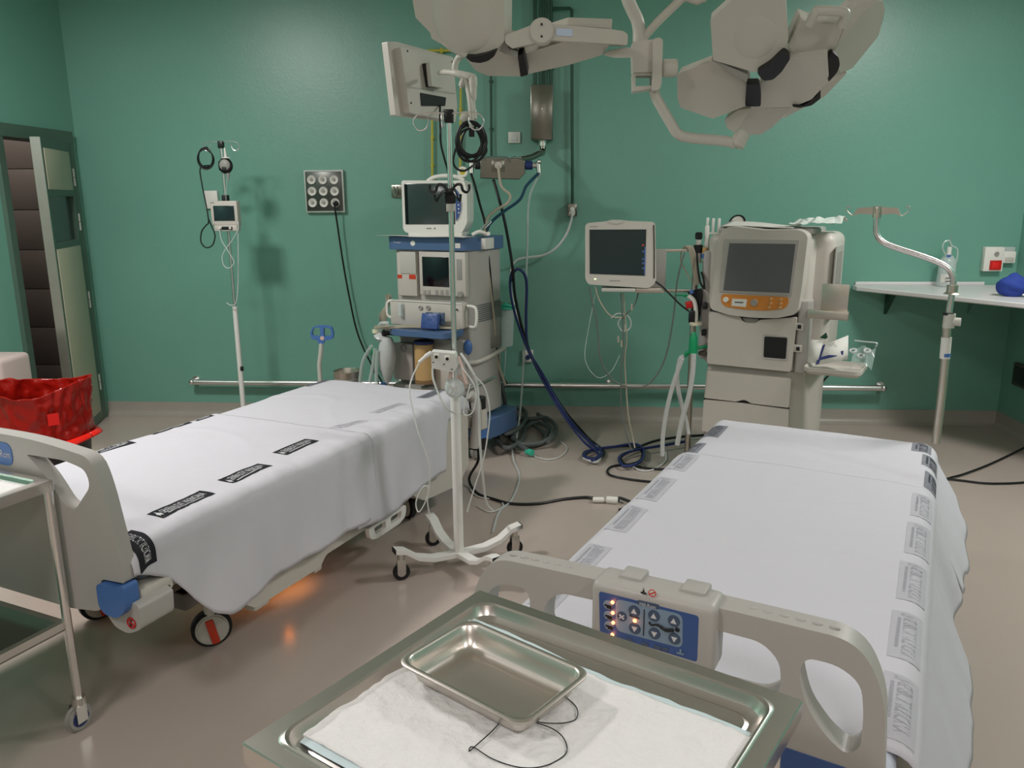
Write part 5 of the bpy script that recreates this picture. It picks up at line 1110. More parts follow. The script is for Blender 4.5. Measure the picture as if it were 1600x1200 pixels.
# door with window
dw_ = dout([(552, 888), (708, 898), (697, 1042), (545, 1030)], -.02, .012)
dr_ = MB().prism(dout([(200, 730), (400, 765), (410, 790), (440, 806), (500, 808), (525, 785), (765, 768), (745, 950), (728, 1122), (183, 1068)], -.02, .012), None, (0, -.02, 0), (1, 0, 0), (0, 0, 1), (0, .03, 0)).build('door', 'beige2', dm, DM, bevel=.005)
dslab('door_shadow_gap', 'print_k', [(205, 712), (480, 768), (765, 752), (765, 772), (480, 790), (205, 735)], -.005, .02, .004, 0, dr_)
dslab('handle_recess', 'grey2', [(412, 772), (522, 780), (505, 808), (440, 806)], -.012, .01, .006, 0, dr_)
dslab('window', 'screenb', [(550, 884), (710, 894), (700, 1046), (543, 1034)], -.0225, .01, .01, 0, dr_)
dslab('window_rim', 'beige', [(546, 878), (714, 890), (704, 1052), (538, 1038)], -.024, .008, .012, .002, dr_, holes=[dout([(556, 892), (704, 901), (694, 1040), (549, 1028)], -.024, .01)])
# drawers
k7 = dict(sc=3.077, ox=1080, oy=560)
for pts in ([(75, 58), (480, 98), (469, 238), (290, 217), (255, 198), (215, 208), (62, 190)], [(60, 198), (215, 212), (290, 222), (469, 246), (462, 400), (52, 350)]):
    dslab('drawer', 'beige2', pts, -.02, .03, .008, .004, None, None, **k7)
dslab('drawer_gap', 'print_k', [(62, 188), (470, 236), (470, 248), (62, 200)], -.004, .01, .002, 0, None, None, **k7)
# left wing and right latches
MB().b2((-.525, .03, .66), (-.47, .2, 1.27), .02, 3).build('left_wing', 'beige', dm, DM)
for z in (.80, .95): MB().b2((-.50, .0, z), (-.478, .03, z+.035), .004).build('hinge_block', 'black', dm, DM)
MB().b2((.01, .0, .64), (.07, .10, 1.03), .012, 3).build('latch_column', 'beige', dm, DM)
for a_, b_ in ((778, 826), (768, 968)):
    c = dpt(a_, b_, -.005); o = MB().b2((c.x-.02, -.012, c.z-.022), (c.x+.025, .01, c.z+.018), .004).build('latch', 'beige2', dm, DM)
    MB().b2((c.x-.004, -.014, c.z-.012), (c.x+.014, -.008, c.z+.008), .001).build('latch_slot', 'print_k', o, DM)
MB().b2((.152, .1, .93), (.158, .32, 1.3)).build('side_vent', 'beige', dm, DM)
vs = MB()
for k in range(5): vs.b2((.157, .14+.035*k, 1.0), (.160, .15+.035*k, 1.27))
vs.build('vent_slots', 'grey2', dm, DM)
# bracket plates on the right
c = Q(1272, 450, .0)
MB().b2((.12, -.0, .98), (.25, .005, 1.12), .001).build('side_bracket', 'satin_steel', dm, DM)
MB().b2((.06, -.02, .94), (.26, .0, .985), .003).build('lower_bracket', 'satin_steel', dm, DM)
# side tray
tr = MB(); a = Q(1262, 575, .02)
pan(tr, .085, -.16, .36, .1, [(.015, .675, .03), (.0, .69, .04), (0, .71, .04), (.006, .71, .04), (.012, .69, .035), (.02, .683, .03)], .04)
tr.build('side_tray', 'beige2', dm, DM, solid=.0)
# packs in the tray
pk = thing('syringe_pack', 'white and navy printed paper packs leaning in the console side tray', 'packet', DM.M @ Vector((.16, -.03, .69)))
tl, tr_, br, bl_ = Q(1323, 526, -.02), Q(1326, 560, -.02), Q(1276, 568, -.02), Q(1285, 540, -.02)
o = MB().raw([(bl_.x, -.02, bl_.z), (tl.x, .03, tl.z), (tr_.x, -.04, tr_.z), (br.x, -.07, br.z)], [(0, 1, 2, 3)]).build('paper_pack', 'paper', pk, DM, solid=.006)
def bil(i, j, off=.002):
    p = Vector((bl_.x, -.02, bl_.z)).lerp(Vector((tl.x, .03, tl.z)), i); q = Vector((br.x, -.07, br.z)).lerp(Vector((tr_.x, -.04, tr_.z)), i); v = p.lerp(q, j); v += Vector((-.1, -.8, .55)).normalized()*off; return v
MB().raw([bil(0.02, .65), bil(.85, .60), bil(.85, .78), bil(.02, .8)], [(0, 1, 2, 3)]).raw([bil(0.02, .0), bil(.12, 0), bil(.12, .98), bil(.02, .98)], [(0, 1, 2, 3)]).build('navy_print', 'navy', o, DM)
for k in range(5): MB().raw([bil(.25, .1+.1*k), bil(.5+.05*(k % 3), .1+.1*k), bil(.5+.05*(k % 3), .13+.1*k), bil(.25, .13+.1*k)], [(0, 1, 2, 3)]).build('print_line', 'grey2', o, DM)
p2 = thing('paper_pack', 'small white printed pack standing between the console and its side tray', 'packet', DM.M @ Vector((.09, -.05, .69)))
a_, b_ = Q(1266, 532, -.05), Q(1262, 566, -.05)
MB().raw([(b_.x, -.06, b_.z), (b_.x+.05, -.06, b_.z), (a_.x+.06, -.02, a_.z+.0), (a_.x, -.02, a_.z)], [(0, 1, 2, 3)]).build('paper', 'paper', p2, DM, solid=.004)
a2 = Q(1290, 530, -.03); MB().prism([(a2.x-.03, .845), (a2.x+.0, .875), (a2.x+.01, .85), (a2.x-.0, .84)], None, (0, -.03, 0), (1, 0, 0), (0, 0, 1), (0, .002, 0)).build('dark_tab', 'cond', p2, DM)
p3 = thing('clear_bag', 'clear plastic blister bag with round fittings in the console side tray', 'bag', DM.M @ Vector((.27, 0, .69)))
a_, b_ = Q(1328, 528, .0), Q(1368, 537, .0)
MB().grid(lambda i, j: Vector((a_.x+.02+.1*i, -.06+.11*j+.01*math.sin(7*i), .70+.10*j+.01*math.sin(9*i+4*j)+.03*math.sin(math.pi*i)*(1-j))), 14, 12).build('film', 'clear', p3, DM)
for (x_, y_) in ((1345, 556), (1333, 548), (1355, 548)): c = Q(x_, y_, -.05); MB().tor(c, (0, -.6, 1), .014, .005).build('fitting', 'milky', p3, DM)
MB().tube([Q(1335, 532, 0), Q(1352, 534, 0), Q(1370, 536, 0), Q(1368, 542, 0)], .004, 6).build('bag_rim', 'clear2', p3, DM)
# things on top
pf = thing('paper_folder', 'flat folded drape on top of the beige console', 'folder', DM.M @ Vector((-.3, .1, 1.395)))
MB().grid(lambda i, j: Vector((-.43+.38*i, .03+.2*j, 1.402+.004*math.sin(5*i)+.022*(1-i)*j)), 14, 6).build('top_sheet', 'paper', pf, DM, solid=.004)
MB().b2((-.42, .04, 1.396), (-.1, .22, 1.401)).build('lower_sheet', 'beige', pf, DM)
bgp = thing('plastic_bag', 'crumpled clear plastic bag on the right of the console top', 'bag', DM.M @ Vector((.02, .1, 1.395)))
MB().grid(lambda i, j: Vector((-.08+.26*i, .04+.2*j, 1.405+.03*(.5+noise.noise(Vector((i*5, j*5, 8))))+.03*i*math.sin(3*j))), 20, 14).build('film', mat('crumpled_film', (206, 214, 206), .25, bump=1, bscale=30), bgp, DM, sharp=20)
dg = thing('dial_gauge', 'dark-rimmed round gauge lying behind the folded drape on the console', 'gauge', DM.M @ Vector((-.38, .2, 1.396)))
c = Q(1152, 345, .22); MB().tor((c.x, .22, c.z-.01), (0, -1, .5), .042, .006).build('rim', 'cord', dg, DM); MB().cyl((c.x, .22, c.z-.01), (c.x, .225, c.z-.012), .04, seg=24).build('face', 'grey', dg, DM)
# left attachments of the console: post, prongs, valves
lp = fthing('accessory_post', 'pale accessory post with prongs, coiled leads and black knob left of the beige console', 'equipment post', Frame(((DM.M @ Vector((-.56, .08, 0))).x, (DM.M @ Vector((-.56, .08, 0))).y), -27))
MB().tube([(-.575, .08, .0), (-.575, .08, 1.30)], .017, 14, 0).build('post', 'satin_steel', lp, DM)
MB().b2((-.63, .03, .002), (-.52, .14, .03), .006).build('foot', 'grey2', lp, DM)
c = Q(1106, 342, .08)
pr = MB()
for px in (1106, 1115, 1124):
    a = Q(px, 340 if px == 1106 else 341, .08); pr.b2((a.x-.007, .075, 1.36), (a.x+.007, .085, a.z+.0), .002)
pr.b2((Q(1104, 352, .08).x, .075, 1.355), (Q(1140, 352, .08).x, .085, 1.365), .001).b2((c.x-.012, .072, 1.22), (c.x+.012, .088, 1.40), .003).build('prong_rack', 'whitep', lp, DM)
c = Q(1092, 368, .06); MB().cyl((c.x, .06, c.z-.022), (c.x, .06, c.z+.018), .02, seg=20, bev=.005).build('black_knob', 'blackp', lp, DM)
MB().cyl((c.x, .06, c.z-.095), (c.x, .06, c.z-.05), .025, seg=20, bev=.004).build('black_collar', 'blackp', lp, DM)
MB().cyl((c.x, .06, c.z-.05), (c.x, .06, c.z-.02), .014).cyl((c.x, .06, c.z-.15), (c.x, .06, c.z-.095), .02).build('knob_stem', 'grey', lp, DM)
c = Q(1101, 398, .05); MB().cyl((c.x, .05, c.z-.02), (c.x, .05, c.z+.04), .014, seg=16).sph((c.x, .05, c.z-.04), .012).build('fitting', 'amber', lp, DM)
MB().cyl((c.x, .05, c.z-.018), (c.x, .05, c.z+.006), .018, seg=18).build('blue_ring', 'blue', lp, DM)
wr = MB()
for k in range(6):
    s_ = .006*k
    wr.tube([Q(1066+k, 392, .05), Q(1070+k*1.2, 385, .04), Q(1076+k*1.4, 388, .03), Q(1080+k*1.5, 405, .03), Q(1083+k*1.5, 425, .03), Q(1086+k, 445, .04)], .0045, 6)
wr.tube([Q(1065, 390, .05), Q(1064, 408, .04), Q(1072, 425, .04), Q(1080, 440, .04)], .0045, 6).build('coiled_leads', 'wire', lp, DM)
MB().tube([Q(1089, 395, .02), Q(1090, 415, .01), Q(1094, 440, .01), Q(1099, 450, .01)], .006, 8).tube([Q(1096, 425, .02), Q(1100, 440, .01), Q(1100, 452, .01)], .006, 8).build('black_lead', 'cord', lp, DM)
MB().prism(dout([(70, 600), (150, 580), (160, 620), (150, 700), (130, 760), (125, 800), (90, 780), (100, 680)], .03, .006), None, (0, .0, 0), (1, 0, 0), (0, 0, 1), (0, .06, 0)).build('black_holder', 'blackp', lp, DM, bevel=.006)
c1 = Q(1076, 462, -.02); c2 = Q(1087, 505, -.02)
MB().tube([c1, Q(1084, 470, -.02), Q(1087, 485, -.02), c2], .013, 12).build('syringe_barrel', 'whitep', lp, DM)
MB().cyl(c2-Vector((0, 0, .01)), c2+Vector((0, 0, .008)), .034, seg=24).build('syringe_flange', mat('ivory_flange', (214, 206, 182), .4), lp, DM)
c = Q(1077, 476, -.03); MB().box(c, (.036, .03, .04), .005, Matrix.Rotation(R(-15), 3, 'Y')).build('red_cap', 'red', lp, DM)
c = Q(1079, 486, -.03); MB().box(c+Vector((.01, 0, -.03)), (.035, .03, .07), .006).build('black_grip', 'blackp', lp, DM)
c = Q(1081, 456, -.03); MB().sph(c, .013).build('blue_tip', 'blue', lp, DM)
c = Q(1070, 462, -.02); MB().tube([c-Vector((.06, 0, 0)), c, c+Vector((.02, 0, 0))], .004, 6).sph(c, .009).build('green_tip', 'green', lp, DM)
# green valve with hoses
gv = thing('green_valve', 'green Y-valve on breathing hoses at the left side of the beige console', 'valve', DM.M @ Q(1084, 560, -.05))
a = Q(1084, 520, -.05); b = Q(1084, 552, -.05)
MB().lathe([(.012, a.z+.0-b.z), (.022, .0+.085), (.024, .05), (.024, 0), (.0, 0)], (a.x, -.05, b.z), (0, 0, 1)).tube([Q(1084, 545, -.05), Q(1094, 543, -.03), Q(1104, 541, 0)], .009, 8).tube([Q(1084, 547, -.05), Q(1075, 551, -.05), Q(1070, 556, -.05)], .012, 10).build('valve_body', 'green', gv, DM)
MB().lathe([(.008, .08), (.02, .03), (.021, .0)], (a.x, -.05, a.z-.075), (0, 0, 1)).build('clear_cap', mat('green_clear_plastic', (90, 190, 150), .15), gv, DM)
c = Q(1098, 552, .0); MB().sph(c, .022, (1.2, 1, .7)).build('dark_fitting', 'brown', gv, DM)
g = 'breathing hoses left of the beige console'
for i, (pts, r_, lb_) in enumerate((([(1070, 556), (1062, 562), (1058, 590), (1062, 620), (1070, 650), (1076, 678)], .0125, 'pale corrugated hose bending out left from the green valve'), ([(1084, 553), (1082, 585), (1076, 620), (1066, 655), (1058, 695)], .014, 'pale corrugated hose straight below the green valve'), ([(1066, 560), (1052, 600), (1042, 640), (1036, 680), (1035, 712)], .0125, 'pale corrugated hose leftmost under the green valve, reaching the floor'))):
    P_ = [DM.M @ Q(x, y, -.05-.03*i) for x, y in pts]
    cable('breathing_hose', P_, r_, 'milky', lb_, 'hose', g)
# floor post behind right edge cable
cable('power_cable', [DM.M @ Vector((.16, .42, .6)), Y(1284, 600, 4.8), Y(1280, 640, 4.8), Y(1275, 665, 4.8), Y(1270, 690, 4.85)], .006, 'cord', 'black cable hanging down the right rear of the beige console', 'cable')

# ================================================================== SIDE PATIENT MONITOR
PMF = Frame((Y(914, 450, 4.5).x, 4.5), -3)
pt = fthing('patient_monitor', 'beige monitor with dark touch screen on a steel arm before the back wall', 'monitor', PMF)
def K(px, py, y=0): return PMF.ony(px, py, y)
def kout(pts, y=0, r=.01): return rnd([(lambda v: (v.x, v.z))(K(880+a/6.317, 310+b/6.317, y)) for a, b in pts], r)
def kslab(name, material, pts, y, th, r=.008, bev=.004, par=None): return MB().prism(kout(pts, y, r), None, (0, y, 0), (1, 0, 0), (0, 0, 1), (0, th, 0)).build(name, material, par or pt, PMF, bevel=bev)
hs = kslab('housing', 'beige2', [(217, 250), (330, 238), (430, 230), (475, 214), (590, 218), (640, 226), (900, 236), (910, 270), (918, 800), (905, 840), (850, 888), (600, 872), (250, 850), (217, 800)], 0, .12, .02, .012)
kslab('screen', 'screen', [(260, 308), (820, 306), (808, 764), (262, 744)], -.002, .006, .002, .001, hs)
kslab('alarm_light', 'grey', [(440, 232), (490, 216), (560, 218), (600, 228), (560, 250), (500, 252)], -.004, .01, .01, .001, hs)
MB().tube([K(880+x/6.317, 310+y/6.317, -.001) for x, y in ((893, 262), (898, 500), (897, 790))], .003, 6).build('side_seam', 'print_k', hs, PMF)
for i, yy_ in enumerate((462, 525, 600, 640, 690)):
    c = K(880+788/6.317, 310+yy_/6.317, -.004); MB().box((c.x, -.0025, c.z), (.011, .001, .009), .0003).build('screen_icon', 'iconr' if i == 0 else 'icon', hs, PMF)
kslab('screen_strip', 'icon', [(803, 480), (815, 480), (808, 758), (798, 758)], -.0026, .001, .001, 0, hs)
c = K(880+520/6.317, 310+812/6.317, 0); MB().box((c.x, -.0006, c.z), (.05, .001, .005)).box((c.x-.03, -.0006, c.z), (.006, .001, .009)).build('maker_mark', 'grey2', hs, PMF)
c = K(880+300/6.317, 310+278/6.317, 0); MB().box((c.x, -.0006, c.z), (.045, .001, .004)).build('model_mark', 'grey2', hs, PMF)
c = K(880+315/6.317, 310+796/6.317, 0); MB().sph((c.x, -.001, c.z), .005, (1.4, .4, .8)).build('power_light', mat('pale_green_led', (200, 230, 170), .4, emit=1.2), hs, PMF)
a = K(1026, 391, .05); b = K(1039.5, 458, .05)
MB().b2((a.x-.09, .06, b.z), (b.x, .17, a.z), .006).build('rear_housing', 'grey2', pt, PMF)
a = K(940, 449, .0); b = K(993, 458, .0); MB().b2((a.x, .0, b.z+.006), (b.x, .14, a.z-.005), .004).build('support_plate', 'grey', pt, PMF)
MB().b2((b.x, .02, b.z-.002), (b.x+.16, .14, a.z-.005), .003).build('support_bracket', 'satin_steel', pt, PMF)
e1 = PMF.I @ (DM.M @ Vector((-.575, .08, 1.265))); e2 = PMF.I @ (DM.M @ Vector((-.575, .08, 1.04)))
ar = MB()
for e in (e1, e2):
    zz = e.z; ar.b2((b.x+.04, .1, zz-.008), (e.x+.02, .125, zz+.008), .002)
ar.build('support_arm', 'satin_steel', pt, PMF)
mg = 'leads hanging below the beige monitor'
for i, (pts, r_, m_, lb_) in enumerate((
 ([(921, 448), (926, 475), (932, 500), (935, 530), (938, 560), (950, 585), (968, 600), (990, 605), (1010, 602), (1030, 580), (1042, 550), (1050, 510), (1055, 470), (1058, 440), (1065, 410), (1070, 395)], .0045, 'gwire', 'long lead drooping in a wide loop from the beige monitor to its post'),
 ([(930, 448), (936, 468), (946, 485), (957, 495), (972, 496)], .004, 'wire', 'beige lead curving from the left underside of the beige monitor'),
 ([(970, 458), (972, 490), (974, 530), (972, 560), (970, 600), (972, 650), (982, 690), (988, 704)], .004, 'gwire', 'lead falling straight from the monitor to the navy floor coil, left of two'),
 ([(974, 458), (976, 490), (979, 530), (976, 560), (978, 600), (982, 650), (988, 680), (992, 700)], .0042, 'wire', 'lead falling straight from the monitor to the navy floor coil, right of two'),
 ([(998, 455), (992, 475), (980, 490), (972, 500)], .004, 'gwire', 'short lead slanting from the right underside of the beige monitor'),
 ([(955, 497), (965, 490), (980, 493), (986, 505), (982, 515), (972, 517), (966, 505), (972, 495)], .0035, 'whose', 'small white knot of leads below the beige monitor'),
 ([(1024, 440), (1035, 448), (1050, 463), (1062, 475), (1076, 486)], .005, 'cord', 'black lead running from the beige monitor to the syringe holder'))):
    yy_ = 4.5 if i != 6 else 4.42
    cable('monitor_lead', [Y(x, y, yy_+.01*i if y < 690 else yy_) for x, y in pts], r_, m_, lb_, 'cable', mg)
MB_ = MB()
for x, y in ((966, 530), (971, 537), (977, 512), (987, 480)): MB_.cyl(Y(x, y-5, 4.49), Y(x, y+5, 4.49), .005)
solo(MB_, 'lead_connectors', 'wire', 'bunch of small beige lead ends hanging under the beige monitor', 'cable ends')
cable('monitor_lead', [Y(932, 450, 4.52), Y(915, 540, 4.52), Y(917, 570, 4.52), Y(935, 590, 4.52), Y(955, 580, 4.52), Y(968, 555, 4.52)], .0018, 'clear2', 'very thin clear line looping left of the monitor leads', 'cable')

# ================================================================== HANGING MONITOR (seen from behind)
BM = Frame((-.731, 3.4), 60.6)
hm = thing('hanging_monitor', 'cream flat monitor seen from behind, hung on a curved arm above the centre drip stand', 'monitor', BM.M @ Vector((.22, .03, 2.0)))
def B6(x, y, yy=0): return BM.ony(560+x/6.667, 30+y/6.667, yy)
def bslab(name, material, pts, y, th, r=.006, bev=.003, par=None):
    o = rnd([(lambda v: (v.x, v.z))(B6(a, b, y)) for a, b in pts], r)
    return MB().prism(o, None, (0, y, 0), (1, 0, 0), (0, 0, 1), (0, th, 0)).build(name, material, par or hm, BM, bevel=bev)
hs = bslab('front_frame', 'beige2', [(300, 232), (400, 236), (985, 395), (1030, 900), (1012, 1072), (388, 1002)], 0, .03, .006, .004)
bslab('screen', 'screenb', [(330, 280), (950, 420), (985, 1040), (410, 970)], .031, .002, .002, 0, hs)
hs = bslab('rear_housing', 'beige2', [(440, 292), (960, 405), (1000, 450), (1015, 1040), (985, 1060), (535, 975)], -.035, .04, .008, .006)
bslab('vent_recess', 'print_k', [(643, 765), (915, 815), (905, 905), (655, 905)], -.037, .004, .004, .001, hs)
bslab('lower_panel', 'beige', [(530, 700), (1005, 770), (1008, 782), (530, 712)], -.037, .004, .001, .0005, hs)
for x, y in ((512, 332), (550, 873), (978, 445)): c = B6(x, y, -.036); MB().cyl((c.x, -.037, c.z), (c.x, -.034, c.z), .004).build('screw', 'print_k', hs, BM)
vb = bslab('mount_plate', 'grey', [(742, 455), (862, 495), (885, 718), (765, 695)], -.075, .02, .004, .003)
bslab('mount_pad', 'black', [(700, 458), (745, 455), (880, 715), (740, 705)], -.055, .02, .003, .001)
def BW(x, y, d=3.45): return Y(560+x/6.667, 30+y/6.667, d)
j0 = BW(850, 560, 3.47)
MB().tube([BW(835, 560, 3.50), BW(880, 550, 3.45), BW(1000, 560, 3.40), BW(1130, 590, 3.38), BW(1215, 615, 3.38)], [.008, .011, .014, .015, .014], 12).build('arm', 'lamp', hm, ID)
MB().tube([BW(1005, 560, 3.42), BW(1010, 470, 3.42), BW(1045, 400, 3.42), BW(1090, 360, 3.40), BW(1120, 320, 3.38), Y(745, 0, 3.4), Y(760, -160, 3.4), (-.13, 3.42, CEIL)], .013, 12).build('drop_arm', 'lamp', hm, ID)
MB().cyl((-.13, 3.42, CEIL-.03), (-.13, 3.42, CEIL-.001), .09, seg=28, bev=.006).build('ceiling_plate', 'lamp', hm, ID)
MB().tube([BW(1190, 600, 3.38), BW(1195, 700, 3.38), BW(1190, 850, 3.38), BW(1195, 950, 3.38), BW(1200, 1050, 3.38)], [.018, .016, .011, .015, .010], 12).tube([BW(1060, 620, 3.38), BW(1110, 640, 3.38), BW(1140, 720, 3.38), BW(1165, 860, 3.37), BW(1180, 1060, 3.37), BW(1185, 1130, 3.37)], .011, 10).build('handle', 'lamp', hm, ID)
MB().box(BW(1110, 1020, 3.37), (.035, .02, .04), .006, Matrix.Rotation(R(30), 3, 'Y')).build('cable_clip', 'lamp', hm, ID)
MB().tube([BW(1090, 625, 3.38), BW(1070, 700, 3.38)], .012).tube([BW(1070, 690, 3.38), BW(1070, 720, 3.38)], .006).build('arm_knob', 'lamp', hm, ID)
# black coil hanging from the handle
c = Y(736, 222, 3.36); cp_ = []
for k in range(150):
    a = k/149*2*math.pi*6+1.2; rr = .053+.012*math.sin(k*.31)
    cp_.append(c+Vector((rr*math.cos(a)*.98, .018*math.sin(a*.5), rr*1.22*math.sin(a))))
cable('coiled_cable', [Y(737, 192, 3.36)]+cp_, .0048, 'cord', 'thick black cable coil hanging from the handle of the hanging monitor', 'cable', smooth=2)
solo(MB().box(Y(737, 207, 3.33), (.022, .012, .034), .003), 'cable_tie', 'blackp', 'black strap holding the thick black cable coil', 'strap')
cable('monitor_cable', [Y(712, 232, 3.36), Y(708, 250, 3.36), Y(712, 262, 3.36), Y(725, 267, 3.37), Y(740, 258, 3.4), Y(752, 248, 3.45), Y(760, 236, 3.4), Y(757, 222, 3.36)], .0045, 'cord', 'black cable drooping under the coil on the hanging monitor', 'cable')
cable('monitor_cable', [BM.M @ B6(850, 900, -.04), Y(688, 200, 3.45), Y(689, 225, 3.45), Y(695, 250, 3.45), Y(700, 268, 3.46), Y(704, 300, 3.5), Y(706, 400, 3.6), Y(707, 500, 3.7), Y(706, 560, 3.75)], .0045, 'cord', 'black cable dropping from the hanging monitor behind the drip stand pole', 'cable')

# ================================================================== SURGICAL LAMPS
def z4(x, y): return (960+x/3.636, y/3.636)
def z3(x, y): return (640+x/4, y/4)
class Plane:
    def __init__(s, p, n): s.p = Vector(p); s.n = Vector(n).normalized()
    def __call__(s, q): return PL(q[0], q[1], s.p, s.n)
def petal(name, parent, q, pl, th=.055, material='lamp', rr=.004, bev=.004, shape=None, dome=None):
    pts = [pl(p) for p in q]
    # round the corners on the plane
    ax = (pts[1]-pts[0]).normalized(); ay = pl.n.cross(ax); o = pts[0]
    loc = rnd([((p-o).dot(ax), (p-o).dot(ay)) for p in pts], rr, 3)
    mb = MB().prism(loc, None, o, ax, ay, -pl.n*th)
    ob = mb.build(name, material, parent, ID, bevel=bev, bseg=3, sharp=25)
    if dome:
        c = pl(dome[0]); MB().sph(c-pl.n*.018, dome[1], (1, 1, .30), pl.n.to_track_quat('Z', 'Y').to_matrix()).build('lens_cover', material, ob, ID)
    return ob
cr = Y(1200, 110, 2.55)
rl = thing('surgical_light', 'right surgical lamp head of angular cream petals with black joints, on a curved yoke', 'surgical light', cr)
n0 = Vector((-.18, -.85, -.5))
pA_ = Plane(cr+Vector((-.02, -.07, .03)), n0); pC = Plane(cr, (-.15, -.62, -.77)); pL = Plane(cr+Vector((0, -.02, 0)), (-.35, -.8, -.5))
petal('petal', rl, [z4(*p) for p in ((545, 110), (668, 0), (700, -60), (960, -70), (975, 5), (988, 225), (958, 300), (885, 370), (800, 412), (560, 342))], pA_, .05, dome=(z4(800, 215), .085))
petal('petal', rl, [z4(*p) for p in ((357, 420), (550, 345), (752, 440), (752, 600), (560, 675), (375, 612), (358, 560))], pL, .05)
petal('petal_edge', rl, [z4(*p) for p in ((550, 342), (560, 338), (760, 425), (752, 468))], Plane(cr+Vector((0, -.05, 0)), n0), .03, 'grey2', .003, .003)
petal('core', rl, [z4(*p) for p in ((830, 470), (880, 455), (1000, 325), (1210, 330), (1218, 430), (1185, 495), (1120, 565), (1010, 610), (762, 615), (820, 560))], pC, .09, bev=.025)
petal('petal', rl, [z4(*p) for p in ((988, 255), (1060, 108), (1110, 130), (1290, 140), (1318, 120), (1245, 300), (1208, 328), (1018, 318))], Plane(cr+Vector((.02, -.02, .02)), (.05, -.7, -.7)), .05)
hp_ = Plane(cr+Vector((.02, -.06, .02)), (.05, -.7, -.7))
MB().tube([hp_(z4(1105, 140)), hp_(z4(1140, 75)), hp_(z4(1165, 60)), hp_(z4(1290, 66)), hp_(z4(1312, 85)), hp_(z4(1285, 150))], .013, 12).build('grip_handle', 'lamp', rl, ID)
petal('petal', rl, [z4(*p) for p in ((1245, 300), (1330, 100), (1385, 45), (1480, -5), (1525, 5), (1538, 60), (1500, 205), (1352, 388), (1285, 415), (1270, 380))], Plane(cr+Vector((.03, 0, 0)), (.45, -.75, -.5)), .06)
petal('petal_rim', rl, [z4(*p) for p in ((1330, 100), (1370, 30), (1480, -8), (1500, 5), (1410, 70), (1250, 290))], Plane(cr+Vector((.02, -.03, 0)), (.2, -.7, -.6)), .03, 'lamp', .006, .006)
petal('petal', rl, [z4(*p) for p in ((760, 615), (1010, 612), (950, 672), (895, 725), (830, 765), (750, 768), (690, 700))], Plane(cr+Vector((0, .02, 0)), (-.1, -.6, -.8)), .05)
petal('petal', rl, [z4(*p) for p in ((1010, 612), (1170, 500), (1325, 412), (1190, 552), (955, 675))], Plane(cr+Vector((.02, .06, 0)), (.2, -.55, -.8)), .045)
jp = Plane(cr+Vector((-.01, -.035, 0)), (-.15, -.75, -.65))
petal('rubber_joint', rl, [z4(*p) for p in ((808, 412), (885, 368), (962, 300), (1002, 330), (950, 410), (900, 455), (845, 460))], Plane(cr+Vector((0, -.085, .0)), (-.15, -.75, -.65)), .03, 'blackp', .008, .006)
petal('rubber_joint', rl, [z4(*p) for p in ((750, 478), (822, 478), (833, 540), (832, 606), (742, 606))], Plane(cr+Vector((0, -.06, 0)), (-.15, -.75, -.65)), .03, 'blackp', .008, .006)
petal('rubber_joint', rl, [z4(*p) for p in ((1240, 295), (1275, 325), (1282, 370), (1268, 410), (1215, 470), (1222, 400), (1212, 335))], Plane(cr+Vector((0, -.045, 0)), (.1, -.75, -.65)), .03, 'blackp', .008, .006)
petal('rubber_joint', rl, [z4(*p) for p in ((1010, 606), (1080, 598), (1150, 545), (1172, 495), (1172, 560), (1120, 600), (1050, 614))], Plane(cr+Vector((0, -.02, 0)), (.1, -.75, -.65)), .03, 'blackp', .006, .004)
petal('service_block', rl, [z4(*p) for p in ((625, 680), (700, 625), (775, 615), (690, 755), (640, 730))], Plane(cr+Vector((-.02, -.01, 0)), (-.4, -.7, -.6)), .04)
# yoke tube
hb = Plane(cr+Vector((0, .02, 0)), (0, -1, 0))
yk = [hb(z4(*p)) for p in ((228, 500), (232, 540), (262, 600), (320, 700), (355, 755), (400, 778), (500, 790), (600, 798), (660, 808), (690, 820))]
MB().tube(yk, .0155, 14).build('yoke', 'lamp', rl, ID)
MB().cyl(hb(z4(690, 835)), hb(z4(735, 745)), .024, seg=20, bev=.004).build('yoke_joint', 'lamp', rl, ID)
# pivot bracket and ceiling arms
pv = thing('lamp_mount', 'cream pivot bracket and ceiling arms between the two surgical lamp heads', 'lamp mount', hb(z4(180, 350)))
def yslab(name, pts, off, th, rr=.006, bev=.004, par=None, holes=None, material='lamp'):
    pl = Plane(cr+Vector((0, .02+off, 0)), (0, -1, 0)); P_ = [pl(z4(*p)) for p in pts]
    H = [[(pl(z4(*p)).x, pl(z4(*p)).z) for p in h] for h in (holes or [])]
    return MB().prism(rnd([(p.x, p.z) for p in P_], rr), H, (0, P_[0].y, 0), (1, 0, 0), (0, 0, 1), (0, th, 0)).build(name, material, par or pv, ID, bevel=bev)
yslab('pivot_block', [(100, 238), (225, 222), (225, 408), (105, 412)], -.03, .07)
yslab('side_plate', [(222, 222), (235, 214), (262, 214), (276, 228), (268, 480), (255, 510), (215, 515)], -.05, .10)
yslab('lower_lip', [(103, 415), (225, 410), (225, 500), (105, 520)], -.02, .06, .004, .003, None, [[(120, 428), (210, 428), (210, 486), (120, 490)]])
c = hb(z4(270, 388)); MB().cyl(c, c+Vector((.045, 0, 0)), .026, seg=22, bev=.004).build('pivot_knob', 'lamp', pv, ID)
hb2 = Plane(cr+Vector((0, .03, 0)), (0, -1, 0))
MB().tube([hb2(z4(140, 240)), hb2(z4(140, 170)), hb2(z4(128, 110)), hb2(z4(95, 40)), hb2(z4(60, -60)), hb2(z4(-60, -500)), hb2(z4(-110, -800))][:6]+[Vector((hb2(z4(-60, -500)).x-.02, cr.y+.05, CEIL))], .019, 14).build('ceiling_arm', 'lamp', pv, ID)
